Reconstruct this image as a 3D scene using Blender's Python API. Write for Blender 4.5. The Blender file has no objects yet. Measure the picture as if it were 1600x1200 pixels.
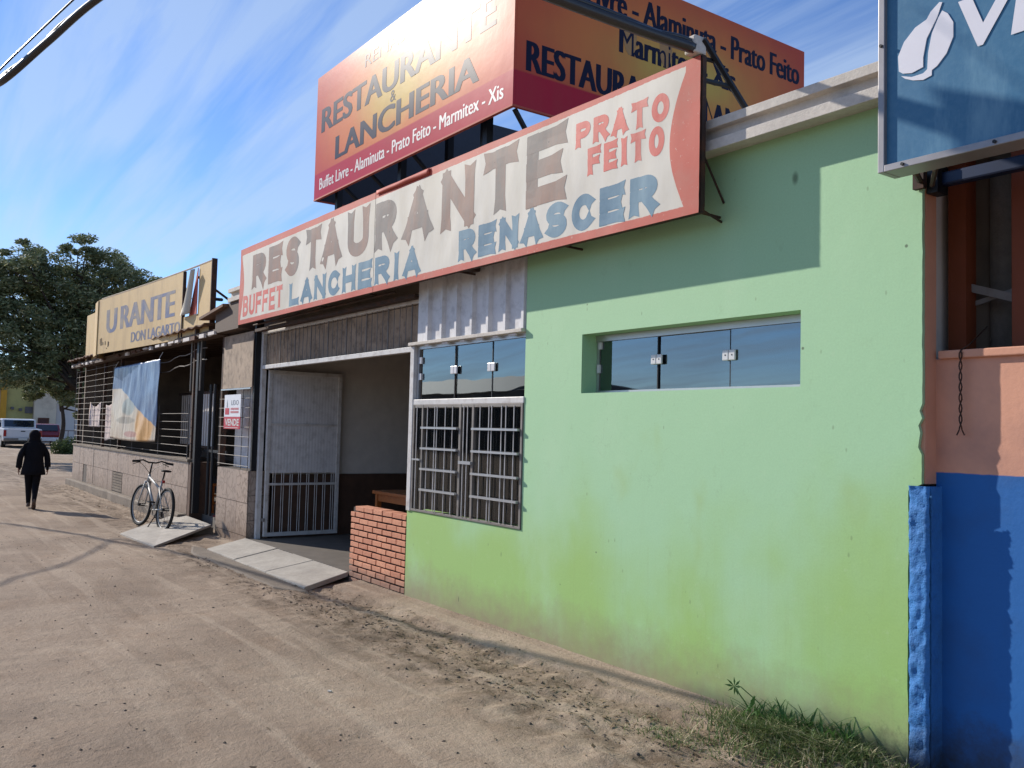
import bpy, bmesh, math, random
import numpy as np
from mathutils import Vector, Matrix, noise
R = math.radians
random.seed(7)
SC = bpy.context.scene
COL = SC.collection

# ------------------------------------------------------------------ camera
cam_d = bpy.data.cameras.new("camera")
cam = bpy.data.objects.new("camera", cam_d); COL.objects.link(cam)
YAW, PITCH, ROLL = R(54.50357627), R(2.99860189), R(1.42860975)
fw = Vector((-math.sin(YAW) * math.cos(PITCH), math.cos(YAW) * math.cos(PITCH), math.sin(PITCH)))
rt = Vector((math.cos(YAW), math.sin(YAW), 0)); up = rt.cross(fw)
r2 = math.cos(ROLL) * rt + math.sin(ROLL) * up
u2 = -math.sin(ROLL) * rt + math.cos(ROLL) * up
mw = Matrix((r2, u2, -fw)).transposed().to_4x4(); mw.translation = Vector((0, 0, 1.6))
cam.matrix_world = mw
cam_d.sensor_width = 36; cam_d.lens = 36 * 1400 / 1600
cam_d.clip_start = 0.05; cam_d.clip_end = 2000
SC.camera = cam

# ------------------------------------------------------------------ light
SUN = Vector((-2.58, -1.0, 1.5)).normalized()          # towards the sun
world = bpy.data.worlds.new("World"); SC.world = world; world.use_nodes = True
nt = world.node_tree; bg = nt.nodes["Background"]
sky = nt.nodes.new("ShaderNodeTexSky"); sky.sky_type = 'NISHITA'; sky.sun_disc = False
sky.sun_elevation = math.asin(SUN.z); sky.sun_rotation = math.atan2(SUN.x, SUN.y) % (2 * math.pi)
sky.air_density = 1.0; sky.dust_density = 0.0; sky.ozone_density = 3.0
tc = nt.nodes.new("ShaderNodeTexCoord")
sep = nt.nodes.new("ShaderNodeSeparateXYZ"); nt.links.new(tc.outputs["Generated"], sep.inputs[0])
def wmath(op, a, b=None, c=None, clamp=False):
    n = nt.nodes.new("ShaderNodeMath"); n.operation = op; n.use_clamp = clamp
    for i, v in enumerate((a, b, c)):
        if v is None: continue
        if isinstance(v, (int, float)): n.inputs[i].default_value = v
        else: nt.links.new(v, n.inputs[i])
    return n.outputs[0]
# thin high clouds: the view direction carried to a flat layer far above
den = wmath('ADD', wmath('MAXIMUM', sep.outputs[2], 0.0), 0.12)
cx = wmath('DIVIDE', sep.outputs[0], den); cy = wmath('DIVIDE', sep.outputs[1], den)
cmb = nt.nodes.new("ShaderNodeCombineXYZ"); nt.links.new(cx, cmb.inputs[0]); nt.links.new(cy, cmb.inputs[1])
mp = nt.nodes.new("ShaderNodeMapping"); nt.links.new(cmb.outputs[0], mp.inputs[0])
mp.inputs["Rotation"].default_value = (0, 0, R(-17)); mp.inputs["Scale"].default_value = (0.85, 8.0, 1)
n1 = nt.nodes.new("ShaderNodeTexNoise"); n1.inputs["Scale"].default_value = 1.0; n1.inputs["Detail"].default_value = 7
n1.inputs["Roughness"].default_value = 0.55; n1.inputs["Distortion"].default_value = 0.35
nt.links.new(mp.outputs[0], n1.inputs["Vector"])
mp2 = nt.nodes.new("ShaderNodeMapping"); nt.links.new(cmb.outputs[0], mp2.inputs[0]); mp2.inputs["Scale"].default_value = (0.5, 0.8, 1)
n2 = nt.nodes.new("ShaderNodeTexNoise"); n2.inputs["Scale"].default_value = 1.0; n2.inputs["Detail"].default_value = 3
nt.links.new(mp2.outputs[0], n2.inputs["Vector"])
den2 = wmath('MULTIPLY', n1.outputs[0], n2.outputs[0])
cl = nt.nodes.new("ShaderNodeMapRange"); cl.inputs[1].default_value = 0.19; cl.inputs[2].default_value = 0.34
cl.inputs[3].default_value = 0.0; cl.inputs[4].default_value = 0.50; nt.links.new(den2, cl.inputs[0])
mix = nt.nodes.new("ShaderNodeMix"); mix.data_type = 'RGBA'
tint = nt.nodes.new("ShaderNodeMix"); tint.data_type = 'RGBA'; tint.blend_type = 'MULTIPLY'; tint.inputs[0].default_value = 1
nt.links.new(sky.outputs[0], tint.inputs[6]); tint.inputs[7].default_value = (0.76, 0.88, 1.14, 1)
nt.links.new(cl.outputs[0], mix.inputs[0]); nt.links.new(tint.outputs[2], mix.inputs[6])
mix.inputs[7].default_value = (4.0, 5.0, 6.4, 1)
nt.links.new(mix.outputs[2], bg.inputs[0]); bg.inputs[1].default_value = 0.098
sun_d = bpy.data.lights.new("sun", 'SUN'); sun_d.energy = 3.9; sun_d.angle = R(0.55); sun_d.color = (1.0, 0.93, 0.83)
sun = bpy.data.objects.new("sun", sun_d); COL.objects.link(sun)
sun.rotation_euler = SUN.to_track_quat('Z', 'Y').to_euler(); sun.location = SUN * 60
SC.view_settings.view_transform = 'Standard'; SC.view_settings.look = 'None'
SC.view_settings.exposure = 0.58; SC.view_settings.gamma = 1; SC.view_settings.use_curve_mapping = False
SC.render.engine = 'CYCLES'; SC.cycles.max_bounces = 8; SC.cycles.use_denoising = True

# ------------------------------------------------------------------ materials
def S(r, g, b):                                        # sRGB 0-255 to linear
    f = lambda v: (v / 255 / 12.92) if v / 255 <= 0.04045 else ((v / 255 + 0.055) / 1.055) ** 2.4
    return (f(r), f(g), f(b), 1)
class Mat:
    def __init__(s, name):
        s.m = bpy.data.materials.new(name); s.m.use_nodes = True; s.t = s.m.node_tree
        s.b = s.t.nodes["Principled BSDF"]; s.out = s.t.nodes["Material Output"]
        s.geo = s.t.nodes.new("ShaderNodeNewGeometry"); s.pos = s.geo.outputs["Position"]
    def link(s, a, b): s.t.links.new(a, b)
    def val(s, sock, v):
        if isinstance(v, (int, float)): sock.default_value = v
        elif isinstance(v, (tuple, list)): sock.default_value = v
        else: s.link(v, sock)
    def map(s, scale=(1, 1, 1), rot=(0, 0, 0), loc=(0, 0, 0), src=None):
        n = s.t.nodes.new("ShaderNodeMapping"); s.link(src or s.pos, n.inputs[0])
        n.inputs["Scale"].default_value = scale; n.inputs["Rotation"].default_value = rot; n.inputs["Location"].default_value = loc
        return n.outputs[0]
    def noise(s, scale, detail=4, rough=0.5, vec=None, dist=0):
        n = s.t.nodes.new("ShaderNodeTexNoise"); n.inputs["Scale"].default_value = scale; n.inputs["Detail"].default_value = detail
        n.inputs["Roughness"].default_value = rough; n.inputs["Distortion"].default_value = dist
        s.link(vec or s.pos, n.inputs["Vector"]); return n.outputs[0]
    def voro(s, scale, vec=None, feature='F1', out=0):
        n = s.t.nodes.new("ShaderNodeTexVoronoi"); n.inputs["Scale"].default_value = scale; n.feature = feature
        s.link(vec or s.pos, n.inputs["Vector"]); return n.outputs[out]
    def ramp(s, v, a, b, lo=0.0, hi=1.0, smooth=False):
        n = s.t.nodes.new("ShaderNodeMapRange"); s.val(n.inputs[0], v)
        if smooth: n.interpolation_type = 'SMOOTHSTEP'
        for i, x in enumerate((a, b, lo, hi)): n.inputs[i + 1].default_value = x
        return n.outputs[0]
    def math(s, op, a, b=0.0, clamp=False):
        n = s.t.nodes.new("ShaderNodeMath"); n.operation = op; n.use_clamp = clamp; s.val(n.inputs[0], a); s.val(n.inputs[1], b); return n.outputs[0]
    def mix(s, f, a, b, mode='MIX'):
        n = s.t.nodes.new("ShaderNodeMix"); n.data_type = 'RGBA'; n.blend_type = mode
        s.val(n.inputs[0], f); s.val(n.inputs[6], a); s.val(n.inputs[7], b); return n.outputs[2]
    def xyz(s, src=None):
        n = s.t.nodes.new("ShaderNodeSeparateXYZ"); s.link(src or s.pos, n.inputs[0]); return n.outputs
    def color(s, c): s.val(s.b.inputs["Base Color"], c)
    def rough(s, r): s.val(s.b.inputs["Roughness"], r)
    def bump(s, h, strength=0.3, dist=0.01):
        n = s.t.nodes.new("ShaderNodeBump"); n.inputs["Strength"].default_value = strength; n.inputs["Distance"].default_value = dist
        s.link(h, n.inputs["Height"]); s.link(n.outputs[0], s.b.inputs["Normal"])
    def set(s, **k):
        for a, v in k.items(): s.val(s.b.inputs[a.replace('_', ' ')], v)
def plain(name, c, rough=0.7, metal=0.0, var=0.12, scale=6, bump=0.0, bscale=60, dirt=None, dirt_amt=0.3, spec=0.5):
    m = Mat(name); c = tuple(c)
    dk = tuple(x * (1 - var * 2.2) for x in c[:3]) + (1,)
    f = m.ramp(m.noise(scale, 5, 0.6), 0.3, 0.7)
    cc = m.mix(f, dk, c)
    if dirt: cc = m.mix(m.ramp(m.noise(scale * 1.7, 6, 0.65, m.map(loc=(3, 7, 1))), 0.48, 0.75, 0, dirt_amt * 2), cc, dirt)
    m.color(cc); m.rough(rough); m.set(Metallic=metal); m.b.inputs["Specular IOR Level"].default_value = spec
    if bump: m.bump(m.noise(bscale, 5, 0.6), bump, 0.01)
    return m.m

def green_wall_mat():
    m = Mat("green_paint"); x, y, z = m.xyz()
    mint, lime, pale = S(160, 200, 156), S(152, 188, 108), S(172, 206, 166)
    n = m.noise(0.75, 4, 0.55, m.map((1, 1, 0.8)))
    zf = m.ramp(z, 0.1, 2.4, 0.34, -0.20)
    xf = m.ramp(x, -3.4, -2.5, 0.0, 0.14)
    xg = m.ramp(x, -7.2, -5.5, 0.10, 0.0)
    f = m.ramp(m.math('ADD', m.math('ADD', m.math('ADD', n, zf), xf), xg), 0.55, 0.88, smooth=True)
    c = m.mix(f, mint, lime)
    c = m.mix(m.ramp(m.noise(1.6, 4, 0.6, m.map((1, 1, 0.5), loc=(5, 2, 9))), 0.52, 0.75, 0, 0.5), c, pale)
    # yellow-olive blotches
    bl = m.ramp(m.noise(2.1, 3, 0.5, m.map((1, 1, 0.75), loc=(1.3, 0, 4.1))), 0.60, 0.78, 0, 0.55, True)
    c = m.mix(m.math('MULTIPLY', bl, m.ramp(z, 2.3, 1.5)), c, S(150, 172, 86))
    # thin vertical wash marks of old rain
    st = m.ramp(m.noise(1.0, 5, 0.7, m.map((34, 34, 1.1))), 0.55, 0.85, 0, 0.22)
    c = m.mix(m.math('MULTIPLY', st, m.ramp(z, 1.6, 0.2)), c, S(126, 128, 70))
    # splashed earth along the foot
    wv = m.noise(5, 5, 0.7)
    foot = m.ramp(m.math('SUBTRACT', z, m.math('MULTIPLY', wv, 0.42)), -0.17, 0.20, 0.85, 0.0)
    c = m.mix(foot, c, S(138, 122, 98))
    # black mould at the right-hand foot
    mo = m.math('MULTIPLY', m.ramp(x, -2.95, -2.5), m.ramp(m.math('SUBTRACT', z, m.math('MULTIPLY', m.noise(9, 6, 0.8), 0.55)), -0.26, -0.05, 0.95, 0))
    c = m.mix(mo, c, S(44, 44, 38))
    # nicks
    sp = m.voro(3.2, m.map((1, 1, 1), loc=(2, 2, 2)))
    c = m.mix(m.ramp(sp, 0.022, 0.034, 0.75, 0), c, S(52, 58, 44))
    sp2 = m.voro(7.5, m.map((1, 1, 0.5)))
    c = m.mix(m.ramp(sp2, 0.03, 0.06, 0.35, 0), c, S(92, 104, 70))
    # hairline cracks, scratches and patched plaster
    wv_ = m.t.nodes.new("ShaderNodeTexNoise"); wv_.inputs["Scale"].default_value = 2.3; wv_.inputs["Detail"].default_value = 6; m.link(m.pos, wv_.inputs["Vector"])
    va = m.t.nodes.new("ShaderNodeVectorMath"); va.operation = 'MULTIPLY_ADD'; m.link(wv_.outputs[1], va.inputs[0]); va.inputs[1].default_value = (.9, .9, .9); m.link(m.map((1, 1, .7), loc=(7, 0, 3)), va.inputs[2])
    cr = m.voro(1.1, va.outputs[0], 'DISTANCE_TO_EDGE')
    c = m.mix(m.math('MULTIPLY', m.ramp(cr, .001, .003, .12, 0), m.ramp(m.noise(1.3, 2), .56, .62)), c, S(84, 104, 70))
    sc_ = m.voro(2.6, m.map((1.8, 1, .35), rot=(0, R(8), 0), loc=(1, 4, 0)))
    c = m.mix(m.ramp(sc_, .018, .026, .8, 0), c, S(54, 58, 44))
    c = m.mix(m.ramp(m.noise(14, 6, .8), .60, .72, 0, .22), c, S(190, 206, 170))
    c = m.mix(m.ramp(m.noise(7, 6, .8, m.map((1, 1, .6), loc=(8, 8, 8))), .60, .78, 0, .28), c, S(112, 132, 84))
    # sooty drip spots under the roof edge
    c = m.mix(m.math('MULTIPLY', m.ramp(m.voro(1.9, m.map((1.6, 1, 0.9), loc=(0.4, 0, 0.6))), 0.03, 0.08, 0.65, 0), m.ramp(z, 2.85, 3.0)), c, S(40, 48, 24))
    c = m.mix(m.ramp(m.noise(90, 3, 0.6), 0.35, 0.7, 0, 0.10), c, S(90, 120, 80))
    m.color(c); m.rough(0.72)
    h = m.math('ADD', m.math('MULTIPLY', m.noise(2.2, 4, 0.6), 3.0), m.math('ADD', m.noise(45, 5, 0.7), m.math('MULTIPLY', m.noise(12, 4, 0.6), 1.2)))
    m.bump(h, 0.055, 0.012)
    return m.m

def two_tone(name, lower, upper, zsplit, rough_bump=0.25, mould=True):
    m = Mat(name); x, y, z = m.xyz()
    zz = m.math('ADD', z, m.math('MULTIPLY', m.noise(14, 2), 0.008))
    c = m.mix(m.ramp(zz, zsplit, zsplit + 0.006), lower, upper)
    c = m.mix(m.ramp(m.noise(3.0, 5, 0.6), 0.4, 0.75, 0, 0.35), c, S(40, 52, 74) if mould else S(100, 80, 60))
    if mould:
        c = m.mix(m.ramp(m.math('SUBTRACT', z, m.math('MULTIPLY', m.noise(8, 6, 0.75), 0.5)), -0.2, 0.1, 0.9, 0), c, S(38, 40, 42))
    m.color(c); m.rough(0.7)
    m.bump(m.math('ADD', m.noise(30, 6, 0.7), m.math('MULTIPLY', m.noise(6, 3), 1.5)), rough_bump, 0.012)
    return m.m

def dirt_mat():
    m = Mat("packed_earth"); x, y, z = m.xyz()
    c = m.mix(m.ramp(m.noise(0.6, 6, 0.65), 0.38, 0.62), S(144, 126, 109), S(172, 153, 133))
    c = m.mix(m.ramp(m.noise(1.7, 6, 0.65, m.map((1, 1.6, 1), loc=(4, 1, 0))), 0.5, 0.72, 0, 0.55), c, S(148, 124, 102))
    # trampled darker litter between the pale track and the strip by the wall
    band = m.math('MULTIPLY', m.ramp(y, 2.5, 3.25, smooth=True), m.ramp(y, 3.95, 3.7))
    c = m.mix(m.math('MULTIPLY', band, m.ramp(m.noise(3.6, 7, 0.75), 0.42, 0.62, 0, 0.85)), c, S(84, 68, 52))
    # pale ruts running along the street
    rut = m.noise(1.0, 3, 0.5, m.map((0.35, 5.0, 1), rot=(0, 0, R(5))))
    c = m.mix(m.math('MULTIPLY', m.ramp(rut, 0.54, 0.62, 0, 0.55), m.ramp(y, 0.8, 1.8)), c, S(180, 162, 142))
    rut2 = m.noise(1.0, 5, 0.6, m.map((0.3, 7.0, 1), rot=(0, 0, R(8)), loc=(4, 3, 0)))
    c = m.mix(m.ramp(rut2, 0.55, 0.68, 0, 0.28), c, S(112, 96, 80))
    c = m.mix(m.ramp(m.noise(28, 5, 0.75), 0.36, 0.7, 0.30, 0), c, S(104, 88, 74))
    c = m.mix(m.ramp(m.voro(17), 0.05, 0.11, 0.55, 0), c, S(66, 56, 48))
    c = m.mix(m.ramp(m.voro(46, m.map(loc=(3, 1, 0))), 0.10, 0.2, 0.35, 0), c, S(84, 72, 62))
    m.color(c); m.rough(0.95); m.b.inputs["Specular IOR Level"].default_value = 0.2
    h = m.math('ADD', m.math('MULTIPLY', m.noise(5, 6, 0.65), 2.5), m.math('ADD', m.noise(40, 6, 0.75), m.math('MULTIPLY', m.noise(140, 3, 0.7), 0.5)))
    m.bump(h, 0.55, 0.02)
    return m.m

def concrete_mat(name, c1, c2, b=0.3):
    m = Mat(name)
    c = m.mix(m.ramp(m.noise(2.5, 6, 0.65), 0.3, 0.7), c1, c2)
    c = m.mix(m.ramp(m.noise(22, 5, 0.75), 0.35, 0.65, 0.3, 0), c, tuple(v * 0.55 for v in c1[:3]) + (1,))
    m.color(c); m.rough(0.88); m.bump(m.math('ADD', m.noise(12, 6, 0.7), m.noise(80, 4, 0.7)), b, 0.01)
    return m.m

def stain_paint(name, base, stain, sc=4, amt=0.6, rough=0.6, vert=True, thr=0.5, spots=None, per=0.0):
    m = Mat(name)
    v = m.map((1, 1, 0.22) if vert else (1, 1, 1))
    c = m.mix(m.ramp(m.noise(sc, 6, 0.7, v), thr, thr + 0.25, 0, amt), base, stain)
    c = m.mix(m.ramp(m.noise(sc * 9, 4, 0.7), 0.4, 0.75, 0, 0.18), c, stain)
    if spots: c = m.mix(m.ramp(m.voro(6, m.map(loc=(1, 5, 2))), 0.03, 0.05, 0.9, 0), c, spots)
    m.color(c); m.rough(rough); m.b.inputs['Specular IOR Level'].default_value = 0.3; m.bump(m.noise(sc * 3, 5, 0.6), 0.12, 0.01)
    return m.m

def billboard_mat(name, cx, cz, axis, half):
    # printed picture: a yellow glow in the middle running out to orange and red
    m = Mat(name); x, y, z = m.xyz(); u = x if axis == 'x' else y
    du = m.math('DIVIDE', m.math('SUBTRACT', u, cx), half); dz = m.math('DIVIDE', m.math('SUBTRACT', z, cz), 0.95)
    r = m.math('SQRT', m.math('ADD', m.math('MULTIPLY', du, du), m.math('MULTIPLY', dz, dz)))
    r = m.math('ADD', r, m.math('MULTIPLY', m.math('SUBTRACT', m.noise(1.3, 3), 0.5), 0.35))
    c = m.mix(m.ramp(r, 0.05, 0.62, smooth=True), S(202, 172, 88), S(208, 124, 72))
    c = m.mix(m.ramp(r, 0.5, 1.15, smooth=True), c, S(190, 82, 62))
    # darker printed band along the foot
    c = m.mix(m.ramp(z, 5.195, 5.175), c, S(178, 42, 60))
    c = m.mix(m.ramp(m.noise(2.0, 5, 0.6, m.map((1, 1, 0.3))), 0.45, 0.8, 0, 0.2), c, S(140, 90, 70))
    m.color(c); m.rough(0.27); m.b.inputs["Specular IOR Level"].default_value = 0.075
    m.bump(m.noise(3.5, 3, 0.5), 0.06, 0.02)
    return m.m

def glass_mat(name, tint, refl, base=0.3, rough=0.015, wave=0.02):
    m = Mat(name); t = m.t
    tr = t.nodes.new("ShaderNodeBsdfTransparent"); tr.inputs[0].default_value = tint
    gl = t.nodes.new("ShaderNodeBsdfGlossy"); gl.inputs[0].default_value = refl; gl.inputs[1].default_value = rough
    if wave:
        b = t.nodes.new("ShaderNodeBump"); b.inputs["Strength"].default_value = wave; b.inputs["Distance"].default_value = 0.05
        m.link(m.noise(1.8, 2), b.inputs["Height"]); m.link(b.outputs[0], gl.inputs["Normal"])
    lw = t.nodes.new("ShaderNodeFresnel"); lw.inputs[0].default_value = 1.5
    f = m.math('ADD', lw.outputs[0], base, True)
    mx = t.nodes.new("ShaderNodeMixShader"); m.link(f, mx.inputs[0]); m.link(tr.outputs[0], mx.inputs[1]); m.link(gl.outputs[0], mx.inputs[2])
    m.link(mx.outputs[0], m.out.inputs[0])
    return m.m

def leaf_mat(name, a, b, c3=None, trans=0.25):
    m = Mat(name)
    r = m.geo.outputs["Random Per Island"]
    c = m.mix(r, a, b)
    if c3: c = m.mix(m.ramp(r, 0.82, 0.86), c, c3)
    m.color(c); m.rough(0.6); m.b.inputs["Specular IOR Level"].default_value = 0.3
    tl = m.t.nodes.new("ShaderNodeBsdfTranslucent"); m.link(c, tl.inputs[0])
    mx = m.t.nodes.new("ShaderNodeMixShader"); mx.inputs[0].default_value = trans
    m.link(m.b.outputs[0], mx.inputs[1]); m.link(tl.outputs[0], mx.inputs[2]); m.link(mx.outputs[0], m.out.inputs[0])
    return m.m

def tile_mat():
    m = Mat("marbled_tile"); oi = m.t.nodes.new("ShaderNodeObjectInfo")
    off = m.t.nodes.new("ShaderNodeVectorMath"); off.operation = 'ADD'; m.link(m.pos, off.inputs[0])
    cb = m.t.nodes.new("ShaderNodeCombineXYZ"); m.link(m.math('MULTIPLY', oi.outputs["Random"], 40), cb.inputs[0]); m.link(cb.outputs[0], off.inputs[1])
    v = off.outputs[0]
    d = m.noise(3.0, 2, 0.5, v); dv = m.t.nodes.new("ShaderNodeVectorMath"); dv.operation = 'ADD'
    m.link(v, dv.inputs[0]); nn = m.t.nodes.new("ShaderNodeTexNoise"); nn.inputs["Scale"].default_value = 3; m.link(v, nn.inputs["Vector"])
    m.link(nn.outputs[1], dv.inputs[1])
    e = m.voro(5.5, dv.outputs[0], 'DISTANCE_TO_EDGE')
    c = m.mix(m.ramp(e, 0.02, 0.12), S(126, 108, 94), S(172, 152, 136))
    c = m.mix(m.ramp(m.noise(9, 5, 0.6, v), 0.4, 0.7, 0, 0.4), c, S(186, 166, 150))
    c = m.mix(m.math('MULTIPLY', oi.outputs["Random"], 0.35), c, S(150, 136, 126))
    x, y, z = m.xyz()
    c = m.mix(m.ramp(m.math('SUBTRACT', z, m.math('MULTIPLY', m.noise(6, 5, 0.7), 0.5)), -0.15, 0.2, 0.6, 0), c, S(112, 92, 74))
    m.color(c); m.rough(0.42); m.bump(m.noise(30, 3), 0.06, 0.01)
    return m.m

def brick_mat():
    m = Mat("red_brick"); oi = m.t.nodes.new("ShaderNodeObjectInfo"); x, y, z = m.xyz()
    c = m.mix(oi.outputs["Random"], S(190, 124, 94), S(214, 150, 116))
    c = m.mix(m.ramp(m.noise(30, 6, 0.7), 0.45, 0.75, 0, 0.45), c, S(132, 84, 70))
    c = m.mix(m.ramp(m.math('SUBTRACT', z, m.math('MULTIPLY', m.noise(9, 4, 0.7), 0.2)), 0.0, 0.14, 0.75, 0), c, S(120, 98, 84))
    m.color(c); m.rough(0.85); m.bump(m.noise(70, 6, 0.7), 0.4, 0.006)
    return m.m

M = {}
M['green'] = green_wall_mat(); M['dirt'] = dirt_mat()
M['rough_blue'] = two_tone("rough_blue_render", S(48, 118, 184), S(48, 118, 184), 9, 1.0)
M['blue_pink'] = two_tone("blue_and_salmon_paint", S(14, 92, 160), S(208, 150, 122), 1.454, 0.15)
M['salmon'] = plain("salmon_paint", S(208, 150, 122), 0.75, var=0.05, bump=0.15)
M['orange'] = plain("orange_paint", S(122, 58, 26), 0.7, var=0.06, dirt=S(120, 60, 40), dirt_amt=0.3)
M['conc'] = concrete_mat("pale_concrete", S(152, 144, 134), S(184, 176, 164))
M['fascia'] = concrete_mat("whitewashed_concrete", S(190, 182, 172), S(216, 208, 196))
M['conc_dk'] = concrete_mat("grey_concrete", S(104, 98, 92), S(132, 124, 116))
M['curb'] = concrete_mat("old_render", S(104, 92, 80), S(136, 122, 106), 0.6)
M['brick'] = brick_mat(); M['mortar'] = concrete_mat("dark_mortar", S(46, 36, 32), S(66, 54, 46), 0.5)
M['tile'] = tile_mat(); M['grout'] = concrete_mat("grout", S(78, 70, 62), S(96, 86, 78))
M['white_metal'] = plain("white_painted_metal", S(206, 202, 198), 0.45, var=0.05, dirt=S(120, 96, 76), dirt_amt=0.25)
M['alu'] = plain("aluminium", S(190, 190, 190), 0.35, 0.7, var=0.05)
M['grey_metal'] = plain("grey_metal", S(128, 122, 116), 0.6, 0.1, dirt=S(90, 66, 50), dirt_amt=0.3)
M['sheet'] = plain("painted_steel_sheet", S(216, 213, 212), 0.5, 0.0, var=0.06, dirt=S(120, 110, 104), dirt_amt=0.2)
M['rust'] = plain("rusty_iron", S(62, 46, 38), 0.8, 0.2, dirt=S(108, 62, 36), dirt_amt=0.4)
M['black_metal'] = plain("black_painted_steel", S(26, 27, 32), 0.5, 0.3)
M['dark_wood'] = plain("dark_wood", S(84, 62, 46), 0.75, scale=3, bump=0.2)
M['orange_wood'] = plain("varnished_wood", S(176, 98, 42), 0.4, var=0.15, scale=12)
M['inner_wall'] = plain("pale_interior_plaster", S(216, 208, 198), 0.85, var=0.06)
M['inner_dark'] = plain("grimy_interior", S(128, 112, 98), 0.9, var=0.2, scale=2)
M['stone_dado'] = plain("brown_stone", S(92, 66, 50), 0.7, var=0.2, scale=5, bump=0.3, bscale=14)
M['floor_tile'] = plain("floor_screed", S(108, 100, 92), 0.6)
M['beige_panel'] = plain("grimy_slatted_sheet", S(170, 148, 126), 0.8, var=0.15, dirt=S(70, 56, 44), dirt_amt=0.4)
M['roof_tin'] = plain("weathered_roof", S(120, 86, 66), 0.85, var=0.2, dirt=S(52, 40, 34), dirt_amt=0.4)
M['ceramic'] = plain("clay_roof_tile", S(104, 66, 50), 0.85, var=0.25, scale=5)
M['white_vinyl'] = stain_paint("old_white_sign_vinyl", S(196, 190, 178), S(164, 154, 134), 2.2, 0.5, 0.8)
M['coral'] = stain_paint("faded_red_border", S(178, 80, 66), S(160, 96, 80), 3, 0.7, 0.7)
M['sign_grey'] = stain_paint("worn_grey_lettering", S(104, 98, 94), S(146, 104, 84), 2.0, 0.95, 0.6, True, 0.45, S(40, 34, 30))
M['sign_red'] = stain_paint("worn_red_lettering", S(196, 84, 74), S(200, 146, 132), 4, 0.5, 0.6)
M['sign_blue'] = stain_paint("worn_blue_lettering", S(64, 108, 134), S(122, 152, 164), 2, 0.7, 0.6)
M['bb_front'] = billboard_mat("printed_vinyl_front", -9.56, 5.75, 'x', 2.5)
M['bb_side'] = billboard_mat("printed_vinyl_side", 7.4, 5.75, 'y', 2.5)
M['bb_navy'] = plain("navy_print", S(30, 32, 54), 0.29, var=0.02, spec=0.075)
M['bb_white'] = plain("white_print", S(212, 204, 200), 0.35, var=0.02, spec=.16)
M['bb_back'] = plain("navy_sheet_back", S(38, 42, 56), 0.6)
M['yellow_sign'] = stain_paint("faded_yellow_sign", S(206, 176, 124), S(160, 132, 96), 1.6, 0.8, 0.6)
M['yel_blue'] = stain_paint("faded_blue_print", S(84, 96, 132), S(156, 142, 118), 2.2, 0.9, 0.6, False, 0.42)
M['blue_sign'] = stain_paint("teal_blue_sign_vinyl", S(58, 106, 138), S(112, 150, 170), 3.4, 0.9, 0.38)
M['logo_white'] = plain("white_logo_vinyl", S(216, 214, 220), 0.4, var=0.03)
M['sign_frame'] = plain("grey_sign_frame", S(150, 146, 146), 0.4, 0.4)
M['glass'] = glass_mat("tinted_reflective_glass", (0.30, 0.36, 0.38, 1), (0.47, 0.53, 0.56, 1), 0.33)
M['glass_clear'] = glass_mat("dusty_window_glass", (0.78, 0.78, 0.76, 1), (0.7, 0.72, 0.72, 1), 0.05, 0.05)
M['rubber'] = plain("black_rubber", S(30, 29, 28), 0.85)
M['cable'] = plain("black_cable", S(34, 32, 32), 0.35, spec=0.8)
M['cloth_black'] = plain("black_cloth", S(26, 25, 30), 0.95, var=0.2, bump=0.9, bscale=14, spec=0.15)
M['skin'] = plain("skin", S(150, 104, 82), 0.55, var=0.04)
M['shoe'] = plain("brown_suede", S(96, 76, 64), 0.8)
M['silver'] = plain("silver_paint", S(160, 160, 158), 0.5, 0.0, var=0.08)
M['car_white'] = plain("white_car_paint", S(206, 208, 214), 0.22, var=0.02, spec=0.8)
M['car_red'] = plain("dark_red_car_paint", S(120, 22, 28), 0.2, var=0.03, spec=0.8)
M['car_blue'] = plain("blue_grey_car_paint", S(64, 84, 104), 0.25, var=0.03, spec=0.8)
M['car_glass'] = plain("car_glass", S(20, 30, 44), 0.05, var=0.02, spec=1.0)
M['tail_light'] = plain("red_lens", S(150, 22, 26), 0.2, var=0.02)
M['plate'] = plain("number_plate", S(190, 190, 186), 0.4, var=0.02)
M['bark'] = plain("bark", S(66, 56, 48), 0.9, var=0.2, bump=0.5, bscale=20)
M['leaf'] = leaf_mat("dark_leaves", S(78, 90, 60), S(130, 138, 98), S(164, 166, 130))
M['bush'] = leaf_mat("bush_leaves", S(56, 70, 40), S(96, 110, 66))
M['grass'] = leaf_mat("grass_blades", S(72, 96, 50), S(128, 138, 88), S(196, 184, 150), 0.3)
M['dry'] = leaf_mat("dry_litter", S(92, 74, 54), S(150, 130, 104), S(70, 54, 40), 0.05)
M['stone'] = plain("pebble", S(96, 84, 74), 0.9, var=0.3, scale=20)
M['pale_bit'] = plain("pale_litter", S(206, 198, 184), 0.8)
M['yellow_wall'] = plain("pale_yellow_render", S(182, 172, 108), 0.85, var=0.06, scale=1, dirt=S(130, 124, 84), dirt_amt=0.3)
M['ochre'] = plain("ochre_paint", S(204, 148, 38), 0.7, var=0.06)
M['cream_wall'] = plain("cream_render", S(212, 196, 172), 0.85, var=0.06, scale=1, dirt=S(150, 132, 112), dirt_amt=0.3)
M['white_wall'] = plain("white_wash", S(210, 202, 196), 0.85, var=0.04, scale=1)
M['door_brown'] = plain("brown_door", S(70, 30, 24), 0.6)
M['grey_dark'] = plain("grey_shutter", S(104, 100, 100), 0.7)
M['banner_blue'] = stain_paint("blue_plastic_banner", S(74, 100, 142), S(122, 146, 178), 2.4, 0.6, 0.32, True, 0.48)
M['banner_cream'] = stain_paint("cream_plastic_banner", S(204, 192, 170), S(178, 158, 136), 2.0, 0.6, 0.32, False)
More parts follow.
